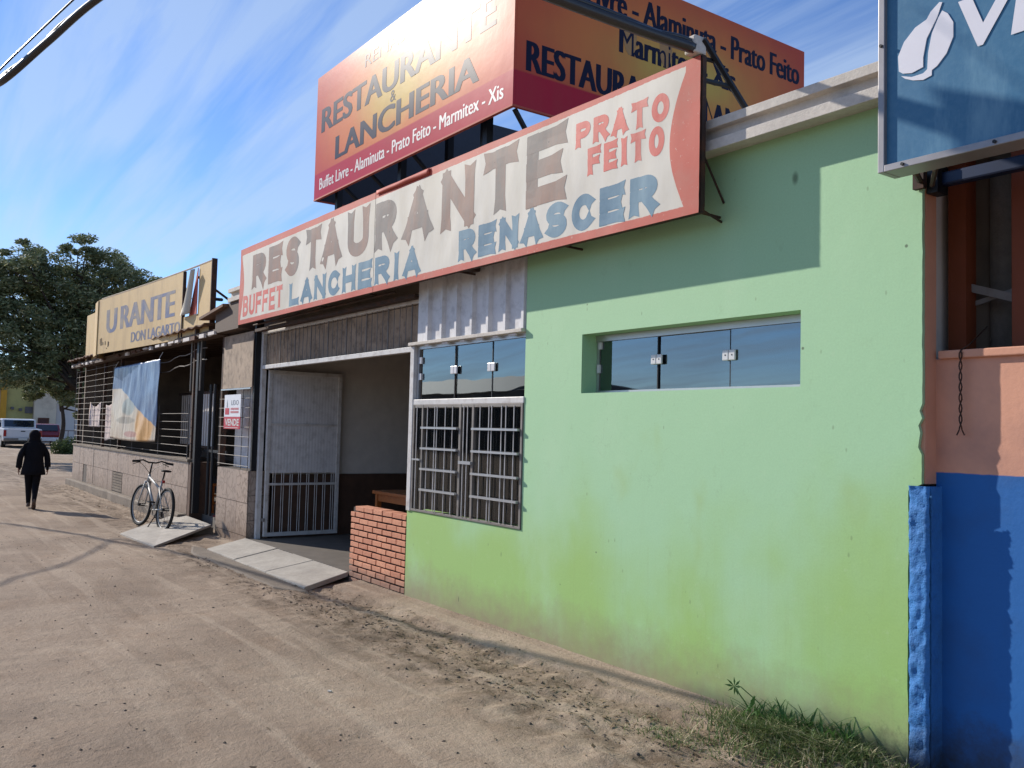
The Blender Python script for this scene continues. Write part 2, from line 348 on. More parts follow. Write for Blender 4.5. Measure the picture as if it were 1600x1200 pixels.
M['banner_tan'] = plain("tan_print", S(206, 160, 96), 0.35, var=0.1)
M['banner_grey'] = plain("grey_print", S(146, 148, 138), 0.35)
M['cloth_pink'] = plain("pale_pink_cloth", S(206, 188, 182), 0.9)
M['cloth_green'] = plain("mint_cloth", S(104, 164, 138), 0.9)
M['vende_red'] = plain("red_print", S(184, 34, 54), 0.4, var=0.02)
M['vende_pink'] = plain("pale_red_print", S(214, 130, 130), 0.4, var=0.02)
M['poster_white'] = plain("white_board", S(222, 222, 226), 0.4, var=0.03)
M['grey_print'] = plain("grey_print_marks", S(130, 134, 142), 0.4, var=0.02)
M['red_mat'] = plain("red_doormat", S(140, 52, 54), 0.95)
M['shed'] = plain("shed_cladding", S(112, 104, 96), 0.8)
M['plastic_white'] = plain("white_plastic", S(212, 210, 210), 0.3, var=0.02)
M['weed'] = leaf_mat("weed_leaves", S(50, 86, 44), S(92, 126, 66), None, 0.3)

# ------------------------------------------------------------------ mesh helpers
class MB:
    def __init__(s): s.v = []; s.f = []; s.mi = []
    def add(s, vs, fs, mi=0):
        o = len(s.v); s.v += [tuple(v) for v in vs]; s.f += [tuple(i + o for i in f) for f in fs]; s.mi += [mi] * len(fs); return s
    def box(s, x0, x1, y0, y1, z0, z1, mi=0):
        vs = [(x, y, z) for x in (x0, x1) for y in (y0, y1) for z in (z0, z1)]
        return s.add(vs, [(0, 1, 3, 2), (4, 6, 7, 5), (0, 4, 5, 1), (2, 3, 7, 6), (0, 2, 6, 4), (1, 5, 7, 3)], mi)
    def obox(s, c, ux, uy, uz, mi=0):                   # centre and three half vectors
        c, ux, uy, uz = map(Vector, (c, ux, uy, uz))
        vs = [c + ux * a + uy * b + uz * d for a in (-1, 1) for b in (-1, 1) for d in (-1, 1)]
        return s.add(vs, [(0, 1, 3, 2), (4, 6, 7, 5), (0, 4, 5, 1), (2, 3, 7, 6), (0, 2, 6, 4), (1, 5, 7, 3)], mi)
    def tube(s, pts, r, n=8, mi=0, cap=True):
        pts = [Vector(p) for p in pts]; rs = r if isinstance(r, (list, tuple)) else [r] * len(pts)
        vs = []; prev = None
        for i, p in enumerate(pts):
            d = (pts[min(i + 1, len(pts) - 1)] - pts[max(i - 1, 0)])
            if d.length < 1e-9: d = Vector((0, 0, 1))
            d.normalize()
            a = prev if prev is not None else (Vector((0, 0, 1)) if abs(d.z) < 0.9 else Vector((1, 0, 0)))
            a = (a - d * a.dot(d)).normalized(); b = d.cross(a); prev = a
            for k in range(n):
                t = 2 * math.pi * k / n; vs.append(p + (a * math.cos(t) + b * math.sin(t)) * rs[i])
        fs = [(i * n + k, i * n + (k + 1) % n, (i + 1) * n + (k + 1) % n, (i + 1) * n + k) for i in range(len(pts) - 1) for k in range(n)]
        if cap: fs += [tuple(range(n - 1, -1, -1)), tuple((len(pts) - 1) * n + k for k in range(n))]
        return s.add(vs, fs, mi)
    def ring(s, c, ax, R0, r, n=32, m=8, mi=0):          # torus
        c = Vector(c); ax = Vector(ax).normalized()
        a = ax.orthogonal().normalized(); b = ax.cross(a); vs = []
        for i in range(n):
            t = 2 * math.pi * i / n; d = a * math.cos(t) + b * math.sin(t)
            for k in range(m):
                q = 2 * math.pi * k / m; vs.append(c + d * (R0 + r * math.cos(q)) + ax * r * math.sin(q))
        fs = [(i * m + k, ((i + 1) % n) * m + k, ((i + 1) % n) * m + (k + 1) % m, i * m + (k + 1) % m) for i in range(n) for k in range(m)]
        return s.add(vs, fs, mi)
    def prism(s, poly, o, u, v, w, mi=0):                # 2D outline in (u,v) at o, pushed along w
        o, u, v, w = map(Vector, (o, u, v, w)); n = len(poly)
        vs = [o + u * a + v * b for a, b in poly] + [o + u * a + v * b + w for a, b in poly]
        fs = [tuple(range(n)), tuple(range(2 * n - 1, n - 1, -1))] + [(i, i + n, (i + 1) % n + n, (i + 1) % n) for i in range(n)]
        return s.add(vs, fs, mi)
    def loft(s, rings, mi=0, cap=True):
        n = len(rings[0]); vs = [p for r in rings for p in r]
        fs = [(i * n + k, i * n + (k + 1) % n, (i + 1) * n + (k + 1) % n, (i + 1) * n + k) for i in range(len(rings) - 1) for k in range(n)]
        if cap: fs += [tuple(range(n - 1, -1, -1)), tuple((len(rings) - 1) * n + k for k in range(n))]
        return s.add(vs, fs, mi)
    def build(s, name, mat, parent=None, bevel=0, smooth=False, solid=0):
        me = bpy.data.meshes.new(name); me.from_pydata(s.v, [], s.f)
        for mm in (mat if isinstance(mat, (list, tuple)) else [mat]): me.materials.append(mm)
        if max(s.mi, default=0) > 0: me.polygons.foreach_set('material_index', s.mi)
        if smooth: me.polygons.foreach_set('use_smooth', [True] * len(me.polygons))
        me.update()
        bm = bmesh.new(); bm.from_mesh(me); bmesh.ops.recalc_face_normals(bm, faces=bm.faces[:])
        bm.to_mesh(me); bm.free()
        o = bpy.data.objects.new(name, me); COL.objects.link(o)
        if parent is not None: attach(o, parent)
        if bevel:
            b = o.modifiers.new('bevel', 'BEVEL'); b.width = bevel; b.segments = 2; b.limit_method = 'ANGLE'
        if solid:
            b = o.modifiers.new('solid', 'SOLIDIFY'); b.thickness = solid; b.offset = 0
        return o
def world_loc(o):
    v = Vector(o.location); p = o.parent
    while p is not None: v += p.location; p = p.parent
    return v
def attach(o, parent):                                   # meshes are written in world coordinates
    o.parent = parent; o.location = -world_loc(parent)
def tag(o, label=None, cat=None, group=None, kind=None):
    for k, v in (('label', label), ('category', cat), ('group', group), ('kind', kind)):
        if v: o[k] = v
    return o
def thing(name, loc, label, cat, group=None):
    o = bpy.data.objects.new(name, None); COL.objects.link(o); o.location = loc; o.empty_display_size = 0.2
    return tag(o, label, cat, group)
def inst(src, loc_delta, parent, name=None):             # a copy that shares its mesh
    c = src.copy(); COL.objects.link(c); c.parent = parent
    c.location = Vector(src.location) + Vector(loc_delta); return c

def text_mesh(body, mat, parent, o, u, v, w, h, weight=0.0, bold=0.0, name="lettering", shear=0.0, depth=0.002, spacing=1.0, label=None):
    cu = bpy.data.curves.new(name, 'FONT'); cu.body = body; cu.size = 1; cu.offset = weight; cu.shear = shear
    cu.space_character = spacing; cu.resolution_u = 4
    t = bpy.data.objects.new("t", cu); COL.objects.link(t)
    dg = bpy.context.evaluated_depsgraph_get(); me = bpy.data.meshes.new_from_object(t.evaluated_get(dg))
    bpy.data.objects.remove(t)
    co = np.array([vv.co[:] for vv in me.vertices]); mn, mx = co.min(0), co.max(0)
    u, v, o = Vector(u), Vector(v), Vector(o); n = u.cross(v).normalized()
    if bold:                                             # thicken the stems: the same faces again, a little to the side and behind
        fs = [tuple(p.vertices) for p in me.polygons]; n0 = len(co); me2 = bpy.data.meshes.new(name)
        cc = np.concatenate([co, co + (bold, 0, -.0003), co + (-bold, 0, -.0006)])
        me2.from_pydata([tuple(c) for c in cc], [], fs + [tuple(i + n0 for i in f) for f in fs] + [tuple(i + 2 * n0 for i in f) for f in fs]); me = me2
        co = cc; zoff = co[:, 2]; mn, mx = co.min(0), co.max(0)
    else: zoff = np.zeros(len(co))
    depth0 = depth
    for vv, c, zo in zip(me.vertices, co, zoff):
        depth = depth0 + float(zo)
        a = (c[0] - mn[0]) / (mx[0] - mn[0]) * w; b = (c[1] - mn[1]) / (mx[1] - mn[1]) * h
        vv.co = o + u * a + v * b + n * depth
    me.materials.clear(); me.materials.append(mat); me.update(); me.name = name
    ob = bpy.data.objects.new(name, me); COL.objects.link(ob); attach(ob, parent)
    if label: ob['label'] = label
    return ob

# sign-painter capitals: strokes whose ends flare and are notched
def arc(cx, cy, rx, ry, a0, a1, n=12): return [(cx + rx * math.cos(R(a0 + (a1 - a0) * i / n)), cy + ry * math.sin(R(a0 + (a1 - a0) * i / n))) for i in range(n + 1)]
GL = {
 'R': [[(0, 0), (0, 1)], [(0, 1), (.55, 1)] + arc(.55, .76, .45, .24, 90, -90) + [(0, .52)], [(.5, .5), (1, 0)]],
 'P': [[(0, 0), (0, 1)], [(0, 1), (.55, 1)] + arc(.55, .74, .45, .26, 90, -90) + [(0, .48)]],
 'B': [[(0, 0), (0, 1)], [(0, 1), (.55, 1)] + arc(.55, .77, .38, .23, 90, -90) + [(0, .54)], [(.55, .54)] + arc(.55, .27, .45, .27, 90, -90) + [(0, 0)]],
 'E': [[(0, 0), (0, 1)], [(0, 1), (1, 1)], [(0, .5), (.85, .5)], [(0, 0), (1, 0)]],
 'F': [[(0, 0), (0, 1)], [(0, 1), (1, 1)], [(0, .5), (.85, .5)]],
 'L': [[(0, 0), (0, 1)], [(0, 0), (1, 0)]],
 'T': [[(.5, 0), (.5, 1)], [(0, 1), (1, 1)]],
 'A': [[(0, 0), (.5, 1)], [(1, 0), (.5, 1)], [(.2, .3), (.8, .3)]],
 'N': [[(0, 0), (0, 1)], [(0, 1), (1, 0)], [(1, 0), (1, 1)]],
 'U': [[(0, 1), (0, .3)] + arc(.5, .3, .5, .3, 180, 360) + [(1, 1)]],
 'C': [arc(.5, .5, .5, .5, 40, 320, 20)],
 'O': [arc(.5, .5, .5, .5, 0, 360, 28)],
 'S': [arc(.5, .75, .48, .25, 25, 250, 12) + arc(.5, .25, .48, .25, 70, -155, 12)],
 'H': [[(0, 0), (0, 1)], [(1, 0), (1, 1)], [(0, .5), (1, .5)]],
 'I': [[(.5, 0), (.5, 1)]]}
def painted_letter(mb, ch, ox, oz, w, h, sw, Y, mi=0):
    k = 0
    for st in GL[ch]:
        p = [Vector((ox + sw / 2 + a * (w - sw), oz + sw / 2 + b * (h - sw))) for a, b in st]
        if ch == 'I': p = [Vector((ox + w / 2, q.y)) for q in p]
        closed = (p[0] - p[-1]).length < 1e-5
        q = []
        for i in range(len(p) - 1):                      # resample
            n = max(1, int((p[i + 1] - p[i]).length / (sw * 0.35)))
            q += [p[i].lerp(p[i + 1], t / n) for t in range(n)]
        q.append(p[-1]); q = [c for i, c in enumerate(q) if i == 0 or (c - q[i - 1]).length > 1e-5]
        def joined(pt):
            for o2 in GL[ch]:
                if o2 is st: continue
                for (a0, b0), (a1, b1) in zip(o2[:-1], o2[1:]):
                    A, B = Vector((a0, b0)), Vector((a1, b1)); t = max(0, min(1, (Vector(pt) - A).dot(B - A) / max(1e-9, (B - A).length_squared)))
                    if (A.lerp(B, t) - Vector(pt)).length < .06: return True
            return False
        j0, j1 = joined(st[0]), joined(st[-1])
        if not closed:
            q[0] = q[0] + (q[0] - q[1]).normalized() * sw * 0.5; q[-1] = q[-1] + (q[-1] - q[-2]).normalized() * sw * 0.5
        L = [0]
        for i in range(1, len(q)): L.append(L[-1] + (q[i] - q[i - 1]).length)
        y = Y - 0.0025 - 0.0004 * k; k += 1; vs = []; fs = []
        for i, c in enumerate(q):
            a, b = q[max(i - 1, 0)], q[min(i + 1, len(q) - 1)]
            if closed and i in (0, len(q) - 1): a, b = q[-2], q[1]
            d = (b - a).normalized(); n = Vector((-d.y, d.x))
            e = 99 if closed else min(99 if j0 else L[i], 99 if j1 else L[-1] - L[i])
            hw = sw * 0.47 * (1 + 0.28 * max(0, 1 - e / (sw * 0.5)))
            cc = c
            if not closed and i == 0 and not j0: cc = c + d * sw * 0.2
            if not closed and i == len(q) - 1 and not j1: cc = c - d * sw * 0.2
            for t in (c + n * hw, cc, c - n * hw): vs.append((t.x, y, t.y))
        for i in range(len(q) - 1):
            fs += [(3 * i, 3 * i + 1, 3 * i + 4, 3 * i + 3), (3 * i + 1, 3 * i + 2, 3 * i + 5, 3 * i + 4)]
        mb.add(vs, fs, mi)
def painted_word(word, x0, x1, z0, z1, sw, Y, mat, parent, gap=0.22):
    n = len(word); pitch = (x1 - x0 + (x1 - x0) / n * gap) / n; mb = MB()
    for i, ch in enumerate(word):
        painted_letter(mb, ch, x0 + i * pitch, z0, pitch * (1 - gap), z1 - z0, sw, Y)
    return mb.build("lettering", mat, parent)

# ------------------------------------------------------------------ ground
def gheight(x, y):
    h = 0.022 * (noise.noise(Vector((x * .55, y * .55, 3.1)))) + 0.010 * noise.noise(Vector((x * 2.1, y * 2.1, 1)))
    near = max(0, 1 - abs(x + 4) / 26)
    band = max(0, min(1, (y - 2.7) / .5)) * max(0, min(1, (4.0 - y) / .2))
    h += near * 0.006 * noise.noise(Vector((x * 9, y * 9, 5))) * (1 + 3 * band)
    h += near * band * 0.014 * noise.noise(Vector((x * 4.5, y * 4.5, 9)))
    h += 0.035 * max(0, min(1, (y - 3.72 + 0.05 * noise.noise(Vector((x * 2, 0, 0)))) / .10)) * (1 if -8 < x < -1 else 0.3)
    h += 0.05 * math.exp(-((x + 2.8) ** 2 / .35 + (y - 4.0) ** 2 / .12))
    if x < -20: h += min(0.13, (-20 - x) * 0.004)
    return h - 0.006
def axis(spans):
    a = []
    for lo, hi, st in spans: a += list(np.arange(lo, hi, st))
    return a + [spans[-1][1]]
xs = axis([(-600, -120, 60), (-120, -40, 5), (-40, -16, 0.35), (-16, -9, .085), (-9, -1.5, .04), (-1.5, 6, .5), (6, 60, 6), (60, 600, 90)])
ys = axis([(-600, -60, 60), (-60, -6, 6), (-6, 0.6, .5), (0.6, 2.2, .08), (2.2, 4.16, .035), (4.16, 12, .6), (12, 60, 6), (60, 600, 60)])
g = MB(); g.v = [(x, y, gheight(x, y) if (-60 < x < 12 and -8 < y < 12) else (0.12 if x < -50 else 0.0)) for x in xs for y in ys]
ny = len(ys); g.f = [(i * ny + j, (i + 1) * ny + j, (i + 1) * ny + j + 1, i * ny + j + 1) for i in range(len(xs) - 1) for j in range(ny - 1)]; g.mi = [0] * len(g.f)
ground = g.build("dirt_road", M['dirt'], smooth=True); tag(ground, "packed brown dirt road along the row of shopfronts", kind="structure")

def scatter(name, n, fn, size, mat, label, kinds='rock'):
    mb = MB()
    for _ in range(n):
        x, y = fn(); s = size() ; z = gheight(x, y)
        if kinds == 'rock':
            a = random.random() * 6.28; ca, sa = math.cos(a), math.sin(a); vs = []
            for dx, dy, dz in ((1, 0, .2), (0, 1, .1), (-1, 0, .2), (0, -1, .15), (0.1, 0, .9), (0, 0, -.6)):
                dx *= random.uniform(.7, 1.3); dy *= random.uniform(.6, 1.1); dz *= random.uniform(.6, 1.1)
                vs.append((x + s * (dx * ca - dy * sa), y + s * (dx * sa + dy * ca), z + s * dz * .8))
            mb.add(vs, [(0, 1, 4), (1, 2, 4), (2, 3, 4), (3, 0, 4), (1, 0, 5), (2, 1, 5), (3, 2, 5), (0, 3, 5)])
        else:
            a = random.random() * 6.28; L = s; W = s * random.uniform(.12, .4); ca, sa = math.cos(a), math.sin(a); t = random.uniform(0, .5) * s
            mb.add([(x - ca * L, y - sa * L, z + .002), (x + sa * W, y - ca * W, z + .004 + t * .3), (x + ca * L, y + sa * L, z + .004 + t), (x - sa * W, y + ca * W, z + .005)], [(0, 1, 2, 3)])
    return tag(mb.build(name, mat), label, kind="stuff")
U = random.uniform
scatter("gravel", 1500, lambda: (U(-14, -1.2), U(.3, 3.9)), lambda: .0035 + .009 * random.random() ** 4, M['stone'], "small dark pebbles scattered over the dirt road")
scatter("gravel", 1500, lambda: (U(-11, -2.6), min(3.95, random.gauss(3.45, .22))), lambda: .004 + .012 * random.random() ** 3, M['stone'], "crumbled clods and pebbles banked along the wall strip")
scatter("leaf_litter", 1500, lambda: (U(-10.5, -2.2), min(4.0, random.gauss(3.5, .2))), lambda: U(.008, .03), M['dry'], "dry brown leaf litter along the foot of the wall", 'leaf')
scatter("leaf_litter", 260, lambda: (U(-13, -1.5), U(.5, 3.4)), lambda: U(.006, .02), M['dry'], "sparse dry twigs and leaf bits on the open road", 'leaf')
scatter("leaf_litter", 500, lambda: (U(-24, -14.6), U(3.4, 4.0)), lambda: U(.015, .05), M['dry'], "dry litter below the tiled restaurant wall", 'leaf')
# ------------------------------------------------------------------ green restaurant
W = 4.1
gr = thing("restaurant_building", (-6.5, 4.1, 0), "green painted restaurant with barred window and wide tinted glass window", "building")
mb = MB(); T = 0.22; TOP = 3.30
def wallbox(x0, x1, z0, z1): mb.box(x0, x1, W, W + T, z0, z1)
XB0, XB1, ZB0, ZB1 = -7.27, -5.58, 0.842, 2.34        # barred window opening
XW0, XW1, ZW0, ZW1 = -4.90, -3.05, 1.88, 2.30         # wide window opening
wallbox(-7.38, XB1, -.25, ZB0)
wallbox(XB1, XW0, -.25, TOP)
wallbox(XW0, XW1, -.25, ZW0); wallbox(XW0, XW1, ZW1, TOP); wallbox(XW1, -2.47, -.25, TOP)
# ragged right-hand edge
zs = list(np.arange(-.25, TOP + .001, .035)); rnd = random.Random(4); pts = []
for z in zs:
    base = -2.355 if z > 1.395 else -2.425
    j = rnd.uniform(-.0015, .0015) + .006 * noise.noise(Vector((z * 3, 0, 0))) + (rnd.uniform(-.022, 0) if (1.5 < z < 1.75) and rnd.random() < .5 else 0)
    pts.append((base + j, z))
mb.prism([(-2.47, zs[0])] + pts + [(-2.47, zs[-1])], (0, W, 0), (1, 0, 0), (0, 0, 1), (0, .022, 0))
mb.build("wall", M['green'], gr)
mb = MB(); mb.box(-11.86, -11.66, 4.45, 9.5, .94, 3.2); mb.box(-11.86, -2.4, 9.5, 9.7, .94, TOP); mb.box(-2.62, -2.44, W + T, 9.5, 0, TOP)
mb.build("interior_wall", M['inner_wall'], gr)
mb = MB(); mb.box(-11.66, -11.63, 4.45, 9.5, .1, .94); mb.box(-11.86, -11.66, 4.45, 9.5, 0, .938); mb.box(-11.6, -2.65, 9.45, 9.495, .1, .94)
mb.build("stone_dado", M['stone_dado'], gr)
mb = MB(); mb.box(-11.63, -7.38, 4.12, 9.45, -.1, .10); mb.box(-7.378, -2.65, 4.33, 9.45, -.1, .098); mb.build("floor", M['floor_tile'], gr)
mb = MB(); mb.box(-12.35, -2.3, 4.325, 9.9, 3.302, 3.50); mb.build("roof_slab", M['conc_dk'], gr)
mb = MB(); mb.box(-11.6, -2.65, 4.33, 9.45, 2.93, 2.96); mb.build("ceiling", M['inner_dark'], gr)
mb = MB()
mb.prism([(3.95, 3.282), (3.95, 3.345), (3.998, 3.348), (3.998, 3.412), (3.95, 3.414), (3.95, 3.468), (4.32, 3.50), (4.32, 3.302), (4.10, 3.302), (4.10, 3.296)], (-12.4, 0, 0), (0, 1, 0), (0, 0, 1), (10.4, 0, 0))
mb.build("roof_edge", M['fascia'], gr, bevel=.004)
# wall above the entrance, behind the long sign
mb = MB(); mb.box(-11.6, -7.33, 4.2, 4.32, 2.85, 3.30); mb.build("lintel", M['inner_dark'], gr)
mb = MB(); mb.box(-11.62, -7.33, 4.08, 4.16, 2.825, 2.862); mb.tube([(-11.5, 4.02, 2.9), (-7.6, 4.02, 2.9)], .012)
mb.build("rail", M['rust'], gr)
# wide tinted window
wn = MB(); YG = 4.26
wn.box(XW0, XW1, YG - .03, YG + .03, ZW1 - .045, ZW1 - .002); wn.box(XW0, XW1, YG - .025, YG + .025, ZW0 + .002, ZW0 + .022); wn.box(XW0 + .003, XW0 + .03, YG - .02, YG + .02, ZW0 + .022, ZW1 - .045)
win = wn.build("window", M['alu'], gr); win['label'] = "wide three pane tinted window"
for i, (a, b) in enumerate(((-4.86, -4.290), (-4.280, -3.670), (-3.660, -3.055))):
    yy = YG - .012 + .012 * (i % 2); q = MB().box(a, b, yy - .004, yy + .004, ZW0 + .023, ZW1 - .047)
    q.build("pane", M['glass'], win)
for x in (-4.285, -3.665): MB().box(x - .004, x + .004, YG - .016, YG - .002, ZW0 + .023, ZW1 - .047).build('pane_edge', M['black_metal'], win)
for x, z in ((-4.285, 2.10), (-3.665, 2.095)):
    for s_ in (-1, 1):
        MB().box(x + s_ * .026 - .0245, x + s_ * .026 + .0245, YG - .033, YG - .018, z - .033, z + .033).build("latch", M['plastic_white'], win, bevel=.006)
        MB().tube([(x + s_ * .026, YG - .032, z), (x + s_ * .026, YG - .0345, z)], .005, 8).build("keyhole", M['black_metal'], win)
for h_ in ((-4.872, -4.84, 2.20, 2.25), (-4.885, -4.855, 2.03, 2.09), (-3.10, -3.06, 2.21, 2.25)): MB().box(h_[0], h_[1], YG - .03, YG - .018, h_[2], h_[3]).build("hinge", M['plastic_white'], win)
# barred window and the sheet panel above it
YB = 4.13
q = MB(); q.box(-7.38, -7.31, 4.085, 4.15, .84, 2.368); q.box(-7.31, XB1 + .004, 4.09, 4.17, 1.818, 1.868); q.build("window_post", M['white_metal'], gr, bevel=.004)
q = MB(); q.box(-7.39, -5.585, 4.06, 4.15, 2.37, 2.40); q.build("window_head", M['fascia'], gr, bevel=.004)
q = MB(); q.box(-7.31, -5.585, 4.09, 4.12, .845, .865); q.box(-7.31, -7.28, 4.09, 4.12, .865, 1.818); q.box(-5.61, -5.585, 4.09, 4.12, .865, 1.818); q.box(-6.50, -6.47, 4.088, 4.122, .865, 1.818); q.box(-6.30, -6.27, 4.088, 4.122, .865, 1.818); q.box(-7.14, -7.115, 4.088, 4.122, .865, 1.818); q.box(-7.27, -5.61, 4.09, 4.12, 1.79, 1.8175)
bw = q.build("window", M['grey_metal'], gr, bevel=.002); bw['label'] = "rusty grey barred window with tilting panes"
for x in (-7.22, -7.03, -6.90, -6.86, -6.72, -6.60, -6.42, -6.36, -6.17, -6.04, -6.0, -5.86, -5.80, -5.69):
    MB().tube([(x, 4.085, .87), (x, 4.085, 1.80)], .0042, 6).build("bar", M['white_metal'], bw)
for x0, x1 in ((-7.115, -6.50), (-6.27, -5.61)):
    for k in range(5):
        z0 = .868 + k * .186; tilt = .012 * (k % 2)
        MB().box(x0 + .01, x1 - .01, 4.098 + tilt, 4.103 + tilt, z0 + .012, z0 + .172).build("pane", M['glass_clear'], bw)
        if k: MB().box(x0 + .002, x1 - .002, 4.062, 4.098, z0 - .012, z0 + .006).build("bar", M['alu'], bw)
MB().box(-7.28, -7.14, 4.1, 4.104, .87, 1.79).build("pane", M['glass_clear'], bw)
MB().box(-6.47, -6.30, 4.1, 4.104, .87, 1.79).build("pane", M['glass_clear'], bw)
q = MB(); q.box(-7.28, -7.14, 4.075, 4.098, 1.31, 1.325); q.box(-6.47, -6.28, 4.07, 4.098, 1.31, 1.335); q.build("bar", M['alu'], bw)
q = MB(); q.box(-7.306, -5.585, 4.12, 4.16, 2.335, 2.37); q.box(-7.306, -7.27, 4.12, 4.15, 1.87, 2.335); tw = q.build("window", M['alu'], gr); tw['label'] = "row of three blue tinted panes over the barred window"
for i, (a, b) in enumerate(((-7.23, -6.66), (-6.655, -6.08), (-6.075, -5.59))):
    MB().box(a, b, 4.135 + .008 * (i % 2), 4.142 + .008 * (i % 2), 1.87, 2.332).build("pane", M['glass'], tw)
for x in (-6.655, -6.075): MB().box(x - .005, x + .005, 4.130, 4.134, 1.87, 2.332).build('pane_edge', M['black_metal'], tw)
for x in (-6.655, -6.075):
    for s_ in (-1, 1): MB().box(x + s_ * .027 - .0255, x + s_ * .027 + .0255, 4.114, 4.128, 2.12 - .035, 2.12 + .035).build("latch", M['plastic_white'], tw, bevel=.005)
for h_ in ((2.20, 2.26), (2.05, 2.11)): MB().box(-7.265, -7.225, 4.115, 4.134, *h_).build("hinge", M['plastic_white'], tw)
for k, x in enumerate((-7.1, -6.8, -6.5, -6.25, -6.0, -5.78)): MB().box(x, x + .07 + .03 * (k % 2), 4.075, 4.09, 2.352, 2.366).build("chipped_mortar", M['white_wall'], gr)
# ribbed sheet
prof = []; x = -7.32
while x < -5.60:
    prof += [(x, 0), (x + .19, 0), (x + .205, .035), (x + .235, .035), (x + .25, 0)]; x += .247
prof = [(a, b) for a, b in prof if a <= -5.585]
q = MB(); n = len(prof); q.add([(a, 4.125 - b, 2.402) for a, b in prof] + [(a, 4.125 - b, 3.29) for a, b in prof], [(i, i + 1, i + 1 + n, i + n) for i in range(n - 1)])
q.build("ribbed_sheet", M['sheet'], gr, solid=.003)
q = MB(); q.box(-6.35, -6.25, 4.0, 4.1, 2.93, 3.0); q.build("bracket_block", M['rust'], gr)
# entrance: frame, barred transom with dirty sheet behind, and the open gate leaf
q = MB(); q.box(-11.66, -11.59, 4.19, 4.25, .02, 2.84); q.box(-11.59, -7.39, 4.19, 4.25, 2.335, 2.385); q.box(-11.59, -7.39, 4.195, 4.245, 2.80, 2.835); q.build("gate_frame", M['white_metal'], gr, bevel=.003)
for k in range(34):
    x = -11.48 + k * .122; MB().tube([(x, 4.20, 2.386), (x, 4.20, 2.80)], .008 if k % 4 == 0 else .004, 6).build("bar", M['grey_metal'], gr)
q = MB(); pts = [(-11.58 + i * .042, 4.232 + .016 * (i % 2)) for i in range(100)]
q.add([(a, b, 2.387) for a, b in pts] + [(a, b, 2.79) for a, b in pts], [(i, i + 1, i + 101, i + 100) for i in range(99)])
q.build("ribbed_sheet", M['beige_panel'], gr, solid=.002)
gate = MB(); GX = -11.55; y0, y1 = 4.27, 5.32; zb, zt = .13, 2.33
gate.box(GX - .02, GX + .02, y0, y0 + .05, zb, zt); gate.box(GX - .02, GX + .02, y1 - .05, y1, zb, zt); gate.box(GX - .02, GX + .02, y0 + .05, y1 - .05, zb, zb + .05); gate.box(GX - .02, GX + .02, y0 + .05, y1 - .05, zt - .05, zt); gate.box(GX - .015, GX + .015, y0 + .05, y1 - .05, .80, .83)
gate.box(GX - .018, GX + .018, y0 + .05, y1 - .05, 1.60, 1.63)
gl = gate.build("gate_leaf", M['white_metal'], gr, bevel=.003); gl['label'] = "white gate leaf swung inward, sheeted above and barred below"
q = MB(); ww = y1 - y0 - .1; q.add([(GX + .002 + .0014 * (i % 2), y0 + .05 + i * ww / 44, z) for z in (.965, zt - .05) for i in range(45)], [(i, i + 1, i + 46, i + 45) for i in range(44)]); q.build("sheet", M['sheet'], gl, solid=.002)
for k in range(8):
    y = y0 + .05 + ww * (k + .5) / 8
    for d in (0, .03): MB().tube([(GX, y + d, zb + .05), (GX, y + d, .97)], .005, 6).build("bar", M['white_metal'], gl)
MB().box(GX - .03, GX + .05, y0 - .02, y0 + .0, .33, .37).build("latch", M['grey_metal'], gl)

# brick half wall
bk = thing("brick_half_wall", (-7.97, 4.1, 0), "low stepped wall of red bricks beside the green wall", "wall")
X0, X1 = -8.56, -7.392; MB().box(X0 + .012, X1 - .008, 4.122, 4.26, -.12, .775).build("mortar_core", M['mortar'], bk)
br = MB().box(0, .19, 0, .14, 0, .046).build("brick", M['brick'], bk, bevel=.003)
br.location = Vector((X0, 4.10, -.06)) - bk.location; first = True
for r in range(14):
    z = -.055 + r * .0615; xa = X0 if r < 13 else X0 + .10; off = 0 if r % 2 else -.098; x = xa + off
    while x < X1 - .03:
        a, b = max(x, xa), min(x + .186, X1)
        if b - a > .04:
            o = br if first else br.copy()
            if not first: COL.objects.link(o); o.parent = bk
            first = False
            o.location = Vector((a, 4.098 + random.uniform(-.003, .003), z)) - bk.location; o.scale = ((b - a) / .19, 1, random.uniform(.93, 1.03)); o.rotation_euler = (random.uniform(-.02, .02), random.uniform(-.012, .012), random.uniform(-.008, .008))
        x += .200

# long painted sign over the entrance
SY = 3.85
sg = thing("shop_sign", (-7.6, 3.85, 2.9), "long worn white sign with red border lettered RESTAURANTE RENASCER", "sign")
XL, XR, ZL, ZH = -11.61, -3.575, 2.895, 3.835; XM = -7.735
def sy(x, z):                                            # gentle waves and creases of the stretched vinyl
    e = max(0, min(1, min(z - ZL, ZH - z) * 7)) * max(0, min(1, (XR - x) * 8))
    crease = .0012 * math.sin((z * 3.2 + x) * 55) * max(0, 1 - abs(x - XR + .05) * 6)
    return SY + e * (.007 * noise.noise(Vector((x * 2.2, z * 1.2, 0))) + .0035 * noise.noise(Vector((x * 7, z * 3, 4)))) + crease
def ssheet(x0, x1, zt0, zt1):
    q = MB(); nx = max(2, int((x1 - x0) / .04)); nz = 18; vs = []
    for i in range(nx + 1):
        for k in range(nz + 1):
            a, b = i / nx, k / nz; x = x0 + a * (x1 - x0); z = ZL + b * ((zt0 + (zt1 - zt0) * a) - ZL) + (.004 * noise.noise(Vector((x * 3, 0, 2))) if k == nz else 0)
            vs.append((x, sy(x, z), z))
    q.add(vs, [(i * (nz + 1) + k, (i + 1) * (nz + 1) + k, (i + 1) * (nz + 1) + k + 1, i * (nz + 1) + k + 1) for i in range(nx) for k in range(nz)])
    return q
